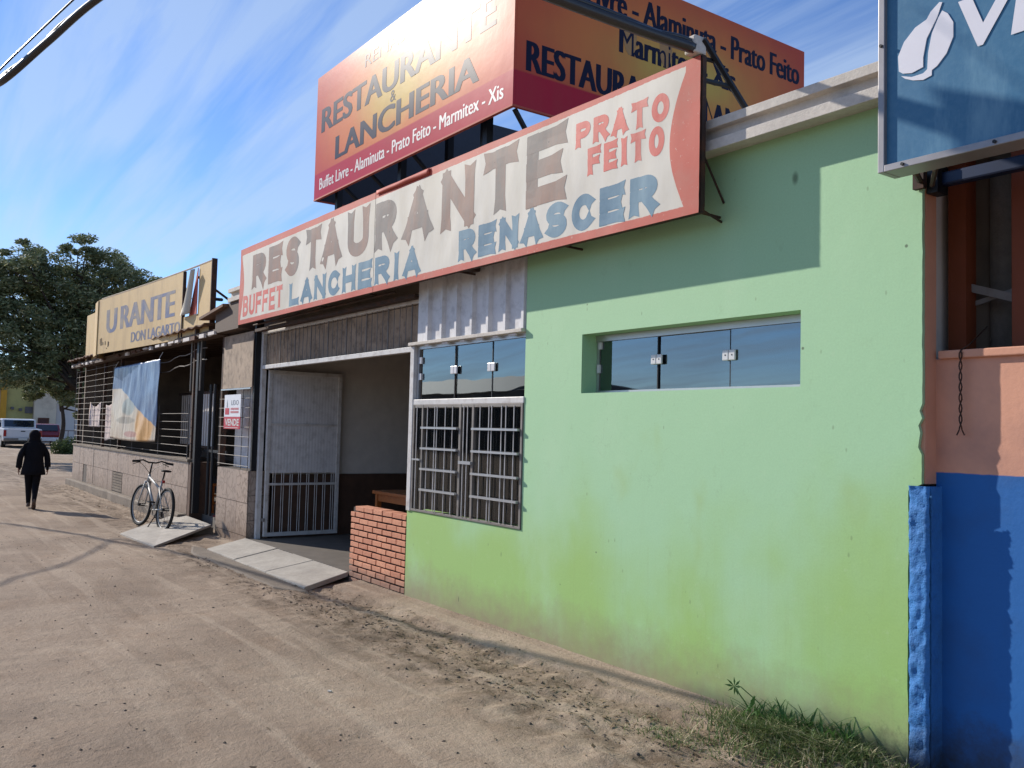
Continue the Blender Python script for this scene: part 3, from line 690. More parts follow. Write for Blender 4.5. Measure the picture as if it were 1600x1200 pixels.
def sign_mat():
    m = Mat("white_sign_with_red_border"); x, y, z = m.xyz()
    w_ = m.math('MULTIPLY', m.math('SUBTRACT', m.noise(30, 3), .5), .012)
    zz = m.math('ADD', z, w_)
    inz = m.math('MULTIPLY', m.ramp(zz, 2.950, 2.954), m.ramp(zz, 3.802, 3.798))
    bow = m.math('SINE', m.math('MULTIPLY', m.math('SUBTRACT', zz, 2.945), math.pi / .82))
    xr = m.math('ADD', x, m.math('MULTIPLY', m.math('MAXIMUM', bow, 0), .125))
    xl = m.math('SUBTRACT', x, m.math('MULTIPLY', m.math('MAXIMUM', bow, 0), .10))
    f = m.math('MULTIPLY', inz, m.math('MULTIPLY', m.ramp(xr, -3.690, -3.694), m.ramp(xl, -11.545, -11.54)))
    red = m.mix(m.ramp(m.noise(3, 6, .7), .45, .75, 0, .6), S(184, 82, 66), S(170, 108, 92))
    red = m.mix(m.ramp(m.noise(26, 5, .75), .62, .7, 0, .7), red, S(196, 178, 162))
    wh = m.mix(m.ramp(m.noise(2.0, 6, .7, m.map((1, 1, .3))), .42, .8, 0, .7), S(202, 197, 186), S(168, 158, 138))
    wh = m.mix(m.ramp(m.noise(1.2, 3, .5, m.map(loc=(3, 1, 7))), .55, .75, 0, .35), wh, S(174, 176, 158))
    wh = m.mix(m.ramp(m.noise(60, 4, .8), .68, .76, 0, .6), wh, S(140, 122, 100))
    c = m.mix(f, red, wh)
    c = m.mix(m.ramp(m.voro(5.5), .012, .022, .9, 0), c, S(46, 36, 30))
    m.color(c); m.rough(.62); m.b.inputs["Specular IOR Level"].default_value = .3; m.bump(m.noise(9, 5, .6, m.map((1, 1, .5))), .10, .01); return m.m
M['sign_sheet'] = sign_mat()
ssheet(XL, XM - .004, 3.885, 3.865).build("sign_panel", M['sign_sheet'], sg, smooth=True)
ssheet(XM + .004, XR, 3.88, 3.83).build("sign_panel", M['sign_sheet'], sg, smooth=True)
MB().box(XL + .002, XR - .002, SY + .008, SY + .012, ZL + .002, ZH - .01).build("backing", M['rust'], sg)
def on_sheet(o):
    for vv in o.data.vertices: vv.co.y = sy(vv.co.x, vv.co.z) - .0008 + (vv.co.y - (SY - .0025)) * .5
    return o
YT = SY
def letters(spec, mat, sw):
    for ch, x0, x1, z0, z1 in spec:
        q = MB(); painted_letter(q, ch, x0, z0, x1 - x0, z1 - z0, sw, YT); on_sheet(q.build("lettering", mat, sg))
letters([('R', -11.13, -10.66, 3.305, 3.745), ('E', -10.57, -10.11, 3.305, 3.76), ('S', -10.01, -9.60, 3.31, 3.775), ('T', -9.43, -9.0, 3.305, 3.77), ('A', -8.98, -8.49, 3.295, 3.775),
 ('U', -8.34, -7.86, 3.29, 3.785), ('R', -7.72, -7.30, 3.27, 3.745), ('A', -7.16, -6.65, 3.265, 3.735), ('N', -6.49, -5.98, 3.25, 3.77), ('T', -5.86, -5.38, 3.27, 3.775), ('E', -5.28, -4.80, 3.23, 3.775)], M['sign_grey'], .145)
def word(wd, x0, x1, z0, z1, mat, sw, slope=0.0, gap=.16, zs=0.0):
    n = len(wd); wts = [0.5 if c == 'I' else 1 for c in wd]; tot = sum(wts); g_ = gap * (x1 - x0) / tot; u_ = ((x1 - x0) - g_ * (n - 1)) / tot; x = x0
    for c, wt in zip(wd, wts):
        t = (x - x0) / (x1 - x0); q = MB(); painted_letter(q, c, x, z0 + slope * t, u_ * wt, (z1 - z0) + zs * t, sw, YT); on_sheet(q.build("lettering", mat, sg)); x += u_ * wt + g_
word("BUFFET", -11.44, -10.08, 2.985, 3.255, M['sign_red'], .058, -.005)
word("LANCHERIA", -9.87, -6.83, 2.965, 3.235, M['sign_blue'], .080, -.02)
word("RENASCER", -6.20, -3.91, 2.968, 3.225, M['sign_blue'], .082, -.01, .14)
word("PRATO", -4.71, -3.82, 3.54, 3.72, M['sign_red'], .052, -.03)
word("FEITO", -4.58, -3.86, 3.325, 3.515, M['sign_red'], .052, -.02)
q = MB(); q.box(XL, XR + .005, SY + .012, SY + .045, ZL, ZL + .04); q.box(XL, XR + .005, SY + .012, SY + .045, ZH - .03, ZH)
for x in (XL, -9.6, XM - .03, -5.6, XR - .03): q.box(x, x + .035, SY + .014, SY + .047, ZL + .04, ZH - .03)
q.build("sign_frame", M['rust'], sg)
for x in (-11.3, -9.2, -8.0, -6.3, -4.9, -3.62):
    q = MB(); q.tube([(x, SY + .03, ZL + .02), (x, 4.085, ZL + .015)], .009, 6); q.build("bracket", M['rust'], sg)
q = MB(); q.tube([(-3.60, SY + .05, 3.27), (-3.60, 4.095, 2.995)], .007, 6); q.tube([(-3.585, SY + .05, ZL + .02), (-3.62, 4.098, 2.885)], .008, 6); q.build("stay", M['rust'], sg)
q = MB(); q.box(-3.66, -3.575, 3.80, 3.90, 3.84, 3.945); q.build("end_cap", M['fascia'], sg, bevel=.01)
q = MB(); q.tube([(-3.575, 3.87, 3.93), (-3.60, 4.42, 3.50)], .02, 6); q.tube([(-3.60, 3.9, 3.70), (-3.60, 4.14, 3.72)], .016, 6); q.tube([(-3.60, 3.9, 3.83), (-3.60, 4.02, 3.84)], .014, 6); q.build("strut", M['black_metal'], sg)
q = MB(); q.tube([(-3.61, 3.88, 3.72), (-3.60, 4.0, 3.45), (-3.60, 4.2, 3.47)], .004, 5); q.build("wire", M['cable'], sg)
# torn curled strip of vinyl on the top edge
q = MB(); vs = []
for i in range(21):
    a = i / 20; x = -7.70 + a * 1.0; b = .010 * math.sin(math.pi * a) * (1 + .5 * math.sin(a * 13))
    vs += [(x, SY - .010, 3.828 - .0008 * i), (x, SY - .013 - b, 3.848 + b * .6), (x, SY - .006, 3.870)]
q.add(vs, [(3 * i + k, 3 * i + 3 + k, 3 * i + 4 + k, 3 * i + 1 + k) for i in range(20) for k in range(2)]); q.build("torn_vinyl", M['coral'], sg, smooth=True, solid=.002)

# rooftop billboard
bb = thing("rooftop_billboard", (-9.56, 7.3, 3.5), "red and orange box billboard on black posts above the roof", "billboard")
BX0, BX1, BY0, BY1, BZ0, BZ1 = -12.01, -7.12, 5.0, 9.6, 4.83, 6.60
o = MB().box(BX0, BX1, BY0, BY0 + .03, BZ0, BZ1).build("front_panel", M['bb_front'], bb); o['label'] = "sunlit panel facing the street"
o = MB().box(BX1 - .03, BX1, BY0 + .031, BY1, BZ0, BZ1).build("side_panel", M['bb_side'], bb); o['label'] = "shaded panel facing along the street"
MB().box(BX0, BX0 + .03, BY0 + .031, BY1, BZ0, BZ1).build("back_panel", M['bb_back'], bb)
q = MB(); q.box(BX0 + .001, BX1 - .031, BY0 + .031, BY0 + .034, BZ0 + .001, BZ1 - .001); q.box(BX1 - .035, BX1 - .031, BY0 + .04, BY1 - .001, BZ0 + .001, BZ1 - .001); q.build("backing", M['bb_back'], bb)
q = MB(); q.box(BX0 - .003, BX1 + .004, BY0 - .005, BY0 + .036, BZ0 - .02, BZ0 - .001); q.box(BX1 - .036, BX1 + .003, BY0 + .037, BY1, BZ0 - .02, BZ0 - .001); q.box(BX0, BX0 + .035, BY0 + .037, BY1, BZ0 - .02, BZ0 - .001); q.build("edge_strip", M['coral'], bb)
for x, y in ((-11.6, 5.2), (-9.75, 5.2), (-9.3, 5.6), (-8.05, 5.3), (-7.85, 5.2), (-10.9, 8.8), (-7.25, 9.3)):
    MB().box(x - .04, x + .04, y - .04, y + .04, 3.5, 5.6).build("post", M['black_metal'], bb)
for p in (((-11.2, 5.06, 4.9), (-10.9, 6.6, 3.52)), ((-9.3, 5.06, 4.9), (-9.2, 6.6, 3.52)), ((-7.2, 5.08, 4.82), (-7.1, 6.0, 3.52)), ((-10.4, 5.06, 4.9), (-10.1, 6.6, 3.52))): MB().tube(p, .03, 6).build("strut", M['black_metal'], bb)
FU, FV = (1, 0, 0), (0, 0, 1); SU, SV = (0, 1, 0), (0, 0, 1)
text_mesh("RESTAURANTE", M['bb_navy'], bb, (-11.83, BY0, 5.75), FU, FV, 4.39, .345, .01, .03)
text_mesh("LANCHERIA", M['bb_navy'], bb, (-11.33, BY0, 5.255), FU, FV, 3.59, .32, .01, .03)
text_mesh("RENASCER", M['bb_navy'], bb, (-10.48, BY0, 6.27), FU, FV, 1.75, .17, .0)
text_mesh("&", M['bb_navy'], bb, (-9.74, BY0, 5.595), FU, FV, .14, .14, .0)
text_mesh("Buffet Livre - Alaminuta - Prato Feito - Marmitex - Xis", M['bb_white'], bb, (-11.83, BY0, 4.935), FU, FV, 4.55, .165, 0.0, .03)
text_mesh("Buffet Livre - Alaminuta - Prato Feito", M['bb_navy'], bb, (BX1, 5.15, 6.13), SU, SV, 4.35, .29, 0.0, .05)
text_mesh("Marmitex - Xis", M['bb_navy'], bb, (BX1, 6.39, 5.73), SU, SV, 1.89, .29, 0.0, .05)
text_mesh("RESTAURANTE & LANCHERIA", M['bb_navy'], bb, (BX1, 5.15, 5.205), SU, SV, 4.35, .315, 0.0, .055)
for yy in (6.55, 7.1):                                   # faint pale cutlery print
    MB().prism([(yy + .10 * math.cos(t * .5), 5.95 + .22 * math.sin(t * .5)) for t in range(13)] , (BX1 + .001, 0, 0), (0, 1, 0), (0, 0, 1), (.0008, 0, 0)).build("print_shape", plain("pale_print", S(176, 128, 62), .4), bb)

# ------------------------------------------------------------------ neighbour on the right
nb = thing("neighbour_building", (-1.5, 4.3, 0), "blue and salmon painted house with an open orange upper bay", "building")
YN = 4.22
MB().box(-2.352, 3.5, YN, YN + .2, -.2, 2.0).build("wall", M['blue_pink'], nb)
MB().box(-2.33, 3.5, YN - .025, YN + .23, 2.0, 2.04).build("sill", M['salmon'], nb, bevel=.006)
MB().box(-2.44, -2.352, 4.124, YN, 1.395, 3.3).build("return_wall", M['salmon'], nb)
mb = MB(); nz = 150; vs = []; rnd = random.Random(2)      # lumpy blue render covering the lower corner
for i in range(11):
    for k in range(nz + 1):
        z = -.25 + k * (1.385 + .25) / nz; x = -2.424 + i * .104 / 10
        jx = .003 * noise.noise(Vector((z * 9, i * 3, 2))) if i in (0, 10) else 0
        vs.append((x + jx, W - .006 + .010 * noise.noise(Vector((x * 30, z * 18, 0))) + .006 * noise.noise(Vector((x * 70, z * 50, 3))) + (.012 if i in (0, 10) else 0), z))
mb.add(vs, [(i * (nz + 1) + k, (i + 1) * (nz + 1) + k, (i + 1) * (nz + 1) + k + 1, i * (nz + 1) + k + 1) for i in range(10) for k in range(nz)])
mb.build("corner_render", M['rough_blue'], nb, smooth=True)
MB().box(-2.42, -2.322, 4.125, YN, -.2, 1.383).build("pilaster", M['rough_blue'], nb)
MB().box(-2.43, -2.29, 4.07, 4.2, -.2, .03).build("footing", M['conc'], nb, bevel=.02)
MB().box(-2.40, -2.31, YN + .2, 4.52, 2.04, 3.6).build("side_wall", M['orange'], nb)
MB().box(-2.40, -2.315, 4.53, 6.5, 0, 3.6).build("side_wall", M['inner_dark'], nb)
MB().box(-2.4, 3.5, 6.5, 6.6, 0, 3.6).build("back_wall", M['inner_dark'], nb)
MB().box(-2.09, -1.86, 4.42, 4.6, 2.04, 3.6).build("column", M['orange'], nb, bevel=.004)
MB().box(-2.37, 3.5, YN, 6.5, 3.40, 3.5).build("roof", M['conc_dk'], nb)
MB().box(-2.315, 3.5, 4.30, 6.5, 1.9, 1.99).build("floor", M['conc_dk'], nb)
MB().tube([(-2.28, 4.72, 1.99), (-2.28, 4.72, 3.4)], .062, 14).build("post", M['conc_dk'], nb, smooth=True)
pl = plain("dark_blue_tube", S(14, 34, 66), .45, .2)
MB().box(-2.33, 2.0, 4.16, 4.22, 2.84, 2.905).build("awning_beam", pl, nb, bevel=.01)
MB().box(-2.345, -2.29, 4.12, 4.215, 2.80, 2.95).build("awning_bracket", M['black_metal'], nb, bevel=.004)
q = MB(); q.obox((-2.12, 4.5, 2.31), (.20, .02, -.07), (0, .006, 0), (.008, 0, .018)); q.obox((-2.2, 4.52, 2.33), (.12, .0, .03), (0, .006, 0), (0, 0, .012)); q.build("stick", M['grey_metal'], nb)
tw_ = MB()                                               # twisted pair hanging over the sill
for ph in (0, math.pi):
    pts = [(-2.17, 4.35, 2.16), (-2.20, 4.25, 2.07), (-2.215, 4.19, 2.035)]
    pts += [(-2.215 + .006 * math.cos(ph + k * .9), 4.188 + .006 * math.sin(ph + k * .9), 2.02 - k * .0145) for k in range(26)]
    e = pts[-1]; pts.append((e[0] + (.012 if ph else -.012), e[1], e[2] - .025)); tw_.tube(pts, .0035, 5)
o = tw_.build("twisted_cable", M['rust']); tag(o, "twisted brown cable pair dangling over the salmon sill", "cable")

# blue sign
bs = thing("shop_sign", (-1.2, 3.5, 2.75), "teal blue framed sign with white leaf logo at the right edge", "sign")
o = MB().box(-2.165, 1.6, 3.49, 3.52, 2.775, 4.35).build("sign_panel", M['blue_sign'], bs)
q = MB(); q.box(-2.195, -2.165, 3.47, 3.60, 2.745, 4.38); q.box(-2.165, 1.6, 3.47, 3.60, 2.745, 2.775); q.box(-2.165, 1.6, 3.47, 3.60, 4.35, 4.38); q.build("sign_frame", M['sign_frame'], bs, bevel=.003)
q = MB()
for x, z in ((-2.18, 3.30), (-2.08, 2.76), (-1.7, 2.76), (-2.18, 3.9)): q.tube([(x, 3.47, z), (x, 3.462, z)], .007, 8)
q.build("screw", M['black_metal'], bs)
q = MB(); q.tube([(-2.12, 3.60, 2.80), (-2.36, 4.09, 2.86)], .014, 6); q.tube([(-2.0, 3.60, 2.79), (-2.30, 4.09, 2.83)], .012, 6); q.box(-2.385, -2.33, 4.065, 4.095, 2.82, 2.90); q.build("bracket", M['rust'], bs)
LY = 3.4865
# leaf: outline in metres on the panel, with a curved slit and a base crescent
def px(pts): return [(a, b) for a, b in pts]
leafL = [(-2.108, 3.17), (-2.112, 3.235), (-2.085, 3.29), (-2.035, 3.335), (-1.985, 3.352), (-1.967, 3.378), (-1.93, 3.405), (-1.918, 3.40), (-1.94, 3.345), (-1.985, 3.27), (-2.0, 3.195), (-2.0, 3.155), (-2.05, 3.145), (-2.09, 3.155)]
leafR = [(-1.918, 3.365), (-1.895, 3.345), (-1.872, 3.30), (-1.872, 3.24), (-1.90, 3.18), (-1.94, 3.14), (-1.962, 3.13), (-1.963, 3.108), (-2.0, 3.10), (-2.045, 3.112), (-2.08, 3.13), (-2.098, 3.147), (-2.05, 3.128), (-2.0, 3.128), (-1.982, 3.14), (-1.978, 3.21), (-1.962, 3.285), (-1.935, 3.34)]
for L_ in (leafL, leafR): MB().prism(L_, (0, LY, 0), (1, 0, 0), (0, 0, 1), (0, .0034, 0)).build("logo", M['logo_white'], bs)
text_mesh("VI", M['logo_white'], bs, (-1.852, 3.49, 3.165), FU, FV, .29, .21, .03, shear=.12, depth=.0035)

# pipe stub beside the sign
q = MB(); q.tube([(-2.47, 4.03, 3.33), (-2.47, 4.03, 3.20)], .036, 16); pi_ = q.build("drain_pipe", M['plastic_white'], None, smooth=False)
tag(pi_, "short white pipe stub under the roof edge next to the blue sign", "pipe")
q = MB(); q.tube([(-2.47, 4.03, 3.198), (-2.47, 4.03, 3.165)], [.037, .030], 16); o = q.build("pipe_cap", M['black_metal'], pi_)

# ------------------------------------------------------------------ tiled pillar between the two restaurants
def tile_panel(parent, x0, x1, y, z0, z1, cols, rows, missing=()):
    n = 0
    for i in range(cols):
        for k in range(rows):
            if (i, k) in missing: continue
            a = x0 + (x1 - x0) * i / cols + .004; b = x0 + (x1 - x0) * (i + 1) / cols - .004
            c = z0 + (z1 - z0) * k / rows + .004; d = z0 + (z1 - z0) * (k + 1) / rows - .004
            t = random.uniform(-.002, .002)
            MB().box(a, b, y - .008 + t, y + .004 + t, c, d).build("tile", M['tile'], parent)
pr = thing("tiled_pillar", (-12.4, 4.1, 0), "stone patterned tiled pillar with a wire grille standing left of the gate", "pillar")
MB().box(-13.0, -11.70, 4.108, 4.40, -.2, .985).build("pillar_core", M['grout'], pr)
tile_panel(pr, -13.0, -11.70, 4.104, .12, .985, 3, 2); tile_panel(pr, -13.0, -11.70, 4.104, -.02, .12, 2, 1)
for k in range(3):
    z = .0 + k * .33; MB().box(-11.70, -11.692, 4.112, 4.39, z, z + .322).build("tile", M['tile'], pr)
q = MB(); q.prism([(-13.06, 4.12), (-13.06, 4.04), (-12.9, 4.0), (-12.3, 4.01), (-11.8, 4.04), (-11.66, 4.12)], (0, 0, -.1), (1, 0, 0), (0, 1, 0), (0, 0, .11)); q.build("footing", M['curb'], pr, bevel=.02)
MB().box(-11.72, -11.665, 4.12, 4.3, .985, 3.0).build("post", M['black_metal'], pr)
MB().box(-13.06, -13.0, 4.12, 4.2, 1.0, 3.0).build("post", M['rust'], pr)
# corrugated sheet behind the grille
q = MB(); pts = [(-13.0 + i * .0325, 4.33 + .012 * (i % 2)) for i in range(41)]
q.add([(a, b, .985) for a, b in pts] + [(a, b, 3.0) for a, b in pts], [(i, i + 1, i + 42, i + 41) for i in range(40)]); q.build("ribbed_sheet", M['sheet'], pr, solid=.002)
q = MB(); q.box(-12.95, -11.72, 4.085, 4.10, 2.075, 2.095); q.build("grille_rail", M['alu'], pr)
for k in range(8): z = 1.04 + k * .13; MB().tube([(-12.98, 4.085, z), (-11.70, 4.085, z)], .0045, 5).build("wire", M['grey_metal'], pr)
for x in (-12.98, -12.0, -11.73): MB().tube([(x, 4.09, 1.0), (x, 4.09, 2.08)], .006, 5).build("wire", M['grey_metal'], pr)
MB().box(-12.93, -11.71, 4.10, 4.106, 2.10, 2.85).build("slatted_panel", M['beige_panel'], pr)
vs_ = thing("for_sale_board", (-12.3, 4.04, 1.5), "small red and white VENDE board wired to the pillar grille", "sign")
MB().box(-12.655, -11.975, 4.05, 4.056, 1.70, 2.005).build("board_top", M['poster_white'], vs_)
MB().box(-12.655, -11.975, 4.05, 4.056, 1.532, 1.6995).build("board_foot", M['vende_red'], vs_)
text_mesh("VENDE", M['bb_white'], vs_, (-12.60, 4.05, 1.575), (1, 0, 0), (0, 0, 1), .58, .095, .03)
MB().box(-12.6, -12.05, 4.0475, 4.0485, 1.545, 1.553).build("print_line", M['bb_white'], vs_)
q = MB(); q.prism([(-12.55, 1.83), (-12.53, 1.94), (-12.51, 1.83)], (0, 4.0475, 0), (1, 0, 0), (0, 0, 1), (0, .001, 0)); q.build("logo", M['grey_print'], vs_)
q = MB(); q.prism([(-12.61, 1.73), (-12.61, 1.82), (-12.44, 1.82), (-12.44, 1.73)], (0, 4.0475, 0), (1, 0, 0), (0, 0, 1), (0, .001, 0)); q.build("logo", M['vende_red'], vs_)
text_mesh("LIDO", M['grey_print'], vs_, (-12.36, 4.05, 1.86), (1, 0, 0), (0, 0, 1), .30, .07)
for z in (1.795, 1.750):                                # two rows of small red figures, too small to read
    for k in range(9): MB().box(-12.38 + k * .038, -12.355 + k * .038, 4.0475, 4.0485, z, z + .028).build("print_mark", M['vende_pink'], vs_)

# ------------------------------------------------------------------ old restaurant on the left
lr = thing("old_restaurant_building", (-19, 4.1, 0), "dark open fronted restaurant with tiled parapet and wire grille", "building")
XA, XZ = -24.3, -14.45
MB().box(XA, XZ, 4.108, 4.26, -.1, .985).build("parapet", M['grout'], lr)
q = MB(); n = 40; pts = []
for i in range(n + 1):
    x = XA - .05 + (XZ - XA + .02) * i / n; pts.append((x, 3.97 + .03 * noise.noise(Vector((x * 1.5, 0, 0)))))
q.prism(pts + [(XZ, 4.12), (XA - .05, 4.12)], (0, 0, -.1), (1, 0, 0), (0, 1, 0), (0, 0, .27)); q.build("kerb", M['curb'], lr, bevel=.02)
MB().box(XA - .02, XZ + .02, 4.07, 4.28, .987, 1.03).build("coping", M['curb'], lr, bevel=.005)
cols = 22; miss = {(c, 0) for c in (10, 11)} | {(3, 0)}
tile_panel(lr, XA, XZ, 4.104, .17, .985, cols, 2, miss)
xa = XA + (XZ - XA) * 10 / cols
q = MB()
for k in range(7): q.box(xa + .02, xa + .86, 4.098, 4.107, .19 + k * .055, .225 + k * .055)
for k in range(7): MB().box(xa + .02, xa + .86, 4.097, 4.107, .19 + k * .055, .232 + k * .055).build("brick", M['curb'], lr)
for x in (-21.8, -17.6): MB().box(x, x + .03, 4.094, 4.10, .2, .96).build("crack", M['black_metal'], lr) if x == -21.8 else None
MB().box(XZ - .03, XZ + .13, 4.10, 4.42, .0, .985).build("pilaster", M['stone_dado'], lr)
q = MB().tube([(-15.35, 4.10, .10), (-15.35, 3.93, .09)], .055, 12).build("drain_spout", M['black_metal'], lr)
# posts and wire grille
for x in (-24.2, -21.3, -19.7, -14.55, -14.27): MB().box(x - .03, x + .03, 4.14, 4.2, 1.0, 3.0).build("post", M['rust'], lr)
MB().box(-14.33, -14.23, 4.12, 4.22, .2, 3.0).build("post", M['black_metal'], lr)
for k in range(14):
    z = 1.10 + k * .128; x1 = -19.75 if k > 5 else -14.5; MB().tube([(-24.2, 4.08, z), (x1, 4.08, z + .004 * (k % 3))], .004, 5).build("wire", M['grey_metal'], lr)
for x in (-24.22, -21.9, -20.1, -18.2, -16.3, -14.52): MB().tube([(x, 4.085, 1.03), (x, 4.085, 2.82 if x < -20 else 1.9)], .008, 5).build("wire", M['grey_metal'], lr)
for x in (-14.5, -14.0): MB().tube([(x, 4.09, 2.1), (x, 4.09, 2.9)], .012, 6).build("rod", M['grey_metal'], lr)
for (z0, z1) in ((2.62, 2.78), (2.45, 2.60)): 
    MB().tube([(-16.9 + i * .3, 4.15, z0 + (z1 - z0) * i / 10 + .02 * math.sin(i * 1.7)) for i in range(11)], .008, 5).build("wire", M['grey_metal'], lr)
# eaves with ragged pale tile ends and a rusty roof
MB().box(XA - .2, -12.95, 4.0, 4.16, 2.88, 2.97).build("eaves_beam", M['dark_wood'], lr)
for i in range(26):
    x = -24.2 + i * .44 + random.uniform(-.05, .05)
    if random.random() < .55 or x > -17.5: MB().box(x, x + random.uniform(.15, .33), 3.95, 3.99, 2.885 + random.uniform(-.02, .02), 2.93).build("tile_end", M['white_wall'] if random.random() < .7 else M['ceramic'], lr)
for i in range(12):
    x = XA - .2 + i * .95; MB().obox((x, 6.6, 3.33), (.03, 0, 0), (0, 2.6, .30), (0, 0, .06)).build("rafter", M['dark_wood'], lr)
q = MB(); nxx = 58; ys2 = [3.92, 5.2, 6.9, 8.8, 10.6]
vs = [(XA - .35 + i * .198, y, 3.04 + (y - 3.92) * .115 + .03 * (i % 2) + .02 * noise.noise(Vector((i * .5, y, 0)))) for i in range(nxx) for y in ys2]
q.add(vs, [(i * 5 + k, (i + 1) * 5 + k, (i + 1) * 5 + k + 1, i * 5 + k + 1) for i in range(nxx - 1) for k in range(4)]); q.build("roof", M['roof_tin'], lr, solid=.012)
MB().box(-13.0, -12.0, 3.98, 4.3, 2.90, 3.28).build("eaves_board", M['dark_wood'], lr)
MB().obox((-13.0, 4.2, 3.22), (.55, 0, .05), (0, .3, .02), (0, 0, .02)).build("roof_flap", M['roof_tin'], lr)
# inside
MB().box(XA, -12.0, 4.30, 10.4, .0, .18).build("floor", M['conc_dk'], lr)
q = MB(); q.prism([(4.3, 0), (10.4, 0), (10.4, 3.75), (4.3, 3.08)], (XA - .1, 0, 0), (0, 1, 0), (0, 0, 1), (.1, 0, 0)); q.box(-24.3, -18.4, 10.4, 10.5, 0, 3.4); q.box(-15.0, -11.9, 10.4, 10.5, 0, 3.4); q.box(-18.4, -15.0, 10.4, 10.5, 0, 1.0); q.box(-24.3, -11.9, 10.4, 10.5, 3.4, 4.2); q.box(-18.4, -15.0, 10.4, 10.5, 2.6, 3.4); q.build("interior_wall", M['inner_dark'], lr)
MB().box(-21.6, -20.7, 9.0, 9.3, .2, 2.3).build("wall_panel", M['cream_wall'], lr)
MB().box(-23.9, -18.0, 7.2, 7.3, 1.95, 2.1).build("beam", M['dark_wood'], lr)
MB().box(-19.3, -12.2, 5.6, 5.68, .9, 1.02).build("counter_rail", M['dark_wood'], lr)
for i in range(12): MB().box(-18.3 + i * .27, -18.16 + i * .27, 10.42, 10.46, 1.0, 3.0).build("grille_bar", M['white_metal'], lr)
# inner white barred gate, seen behind the outer grille
ig = thing("barred_gate", (-16, 4.6, .2), "white barred inner gate standing behind the old restaurant grille", "gate")
MB().box(-17.0, -14.9, 4.60, 4.64, 2.10, 2.14).build("rail", M['rust'], ig); MB().box(-17.0, -14.9, 4.60, 4.64, 1.18, 1.22).build("rail", M['rust'], ig)
for i in range(15): MB().box(-16.85 + i * .13, -16.85 + i * .13 + (.07 if i > 4 else .025), 4.61, 4.63, 1.22, 2.10).build("bar", M['white_wall'], ig)
# doorway gate leaves (dark)
for x in (-13.95, -13.75):
    MB().tube([(x, 4.25, .2), (x, 4.25, 2.2)], .022, 6).build("gate_bar", M['black_metal'], lr)
MB().box(-14.2, -13.1, 4.24, 4.27, 1.16, 1.20).build("gate_bar", M['black_metal'], lr)
rm = MB().box(-13.85, -13.15, 4.32, 4.8, .182, .20).build("doormat", M['red_mat']); tag(rm, "dull red doormat inside the old restaurant doorway", "doormat")

# chairs and table inside
def wooden_table(loc, w, d, h, label):
    t = thing("wooden_table", loc, label, "table"); x, y, z = loc
    MB().box(x - w / 2, x + w / 2, y - d / 2, y + d / 2, z + h - .04, z + h).build("tabletop", M['orange_wood'], t, bevel=.005)
    for a in (-1, 1):
        for b in (-1, 1): MB().box(x + a * (w / 2 - .06) - .03, x + a * (w / 2 - .06) + .03, y + b * (d / 2 - .06) - .03, y + b * (d / 2 - .06) + .03, z, z + h - .04).build("leg", M['orange_wood'], t)
    MB().box(x - w / 2 + .09, x + w / 2 - .09, y - d / 2 + .04, y - d / 2 + .06, z + h - .13, z + h - .04).build("apron", M['orange_wood'], t)
    return t
wooden_table((-9.75, 5.65, .10), 1.25, .8, .70, "varnished wooden table in the shade behind the brick half wall")
def wooden_chair(loc, label, k=1):
    t = thing("wooden_chair", loc, label, "chair"); x, y, z = loc
    for a in (-1, 1):
        MB().box(x + a * .19 - .02, x + a * .19 + .02, y - .2, y - .16, z, z + .44).build("leg", M['orange_wood'], t)
        MB().box(x + a * .19 - .022, x + a * .19 + .022, y + .16, y + .2, z, z + .92).build("leg", M['orange_wood'], t)
    MB().box(x - .21, x + .21, y - .21, y + .21, z + .44, z + .47).build("seat", M['orange_wood'], t)
    for q_ in (.6, .74, .88): MB().box(x - .17, x + .17, y + .17, y + .19, z + q_ - .03, z + q_ + .02).build("back_slat", M['orange_wood'], t)
    for q_ in (.15, .28): MB().box(x - .17, x + .17, y - .19, y - .17, z + q_, z + q_ + .025).build("stretcher", M['orange_wood'], t)
wooden_chair((-14.2, 4.66, .18), "orange wooden chair just inside the old restaurant doorway")

# hanging cloths behind the grille
def cloth(name, x0, x1, y, z0, z1, mat, label, cat, sag=.05, seed=0, sheer=None, parent=None, solid=.002):
    q = MB(); nx, nz = 22, 22; vs = []
    for i in range(nx + 1):
        for k in range(nz + 1):
            a, b = i / nx, k / nz; z = z0 + (z1 - z0) * b - sag * math.sin(math.pi * a) * b ** 2
            if sheer: z += sheer * (a - .5)
            yy = y + .03 * noise.noise(Vector((a * 6 + seed, b * 1.3, seed))) * (1.2 - b * .7) + .012 * noise.noise(Vector((a * 17, b * 3, seed + 4)))
            vs.append((x0 + (x1 - x0) * a, yy, z))
    q.add(vs, [(i * (nz + 1) + k, (i + 1) * (nz + 1) + k, (i + 1) * (nz + 1) + k + 1, i * (nz + 1) + k + 1) for i in range(nx) for k in range(nz)])
    o = q.build(name, mat, parent, smooth=True, solid=solid)
    if label: tag(o, label, cat)
    return o
cloth("hanging_cloth", -23.9, -22.6, 4.35, 1.45, 2.05, M['cloth_pink'], "short pale pink cloth hung behind the grille, leftmost of the cloths", "cloth", .12, 1)
cloth("hanging_cloth", -22.2, -21.0, 4.35, 1.18, 2.05, M['cloth_pink'], "long pale cloth hung behind the grille beside the mint green one", "cloth", .10, 2, .1)
cloth("hanging_cloth", -20.7, -20.25, 4.34, 1.2, 2.12, M['cloth_green'], "narrow mint green cloth hung behind the grille", "cloth", .02, 3)
MB().box(-21.0, -20.2, 4.6, 4.64, 2.3, 2.65).build("paper", M['cloth_pink'], lr)
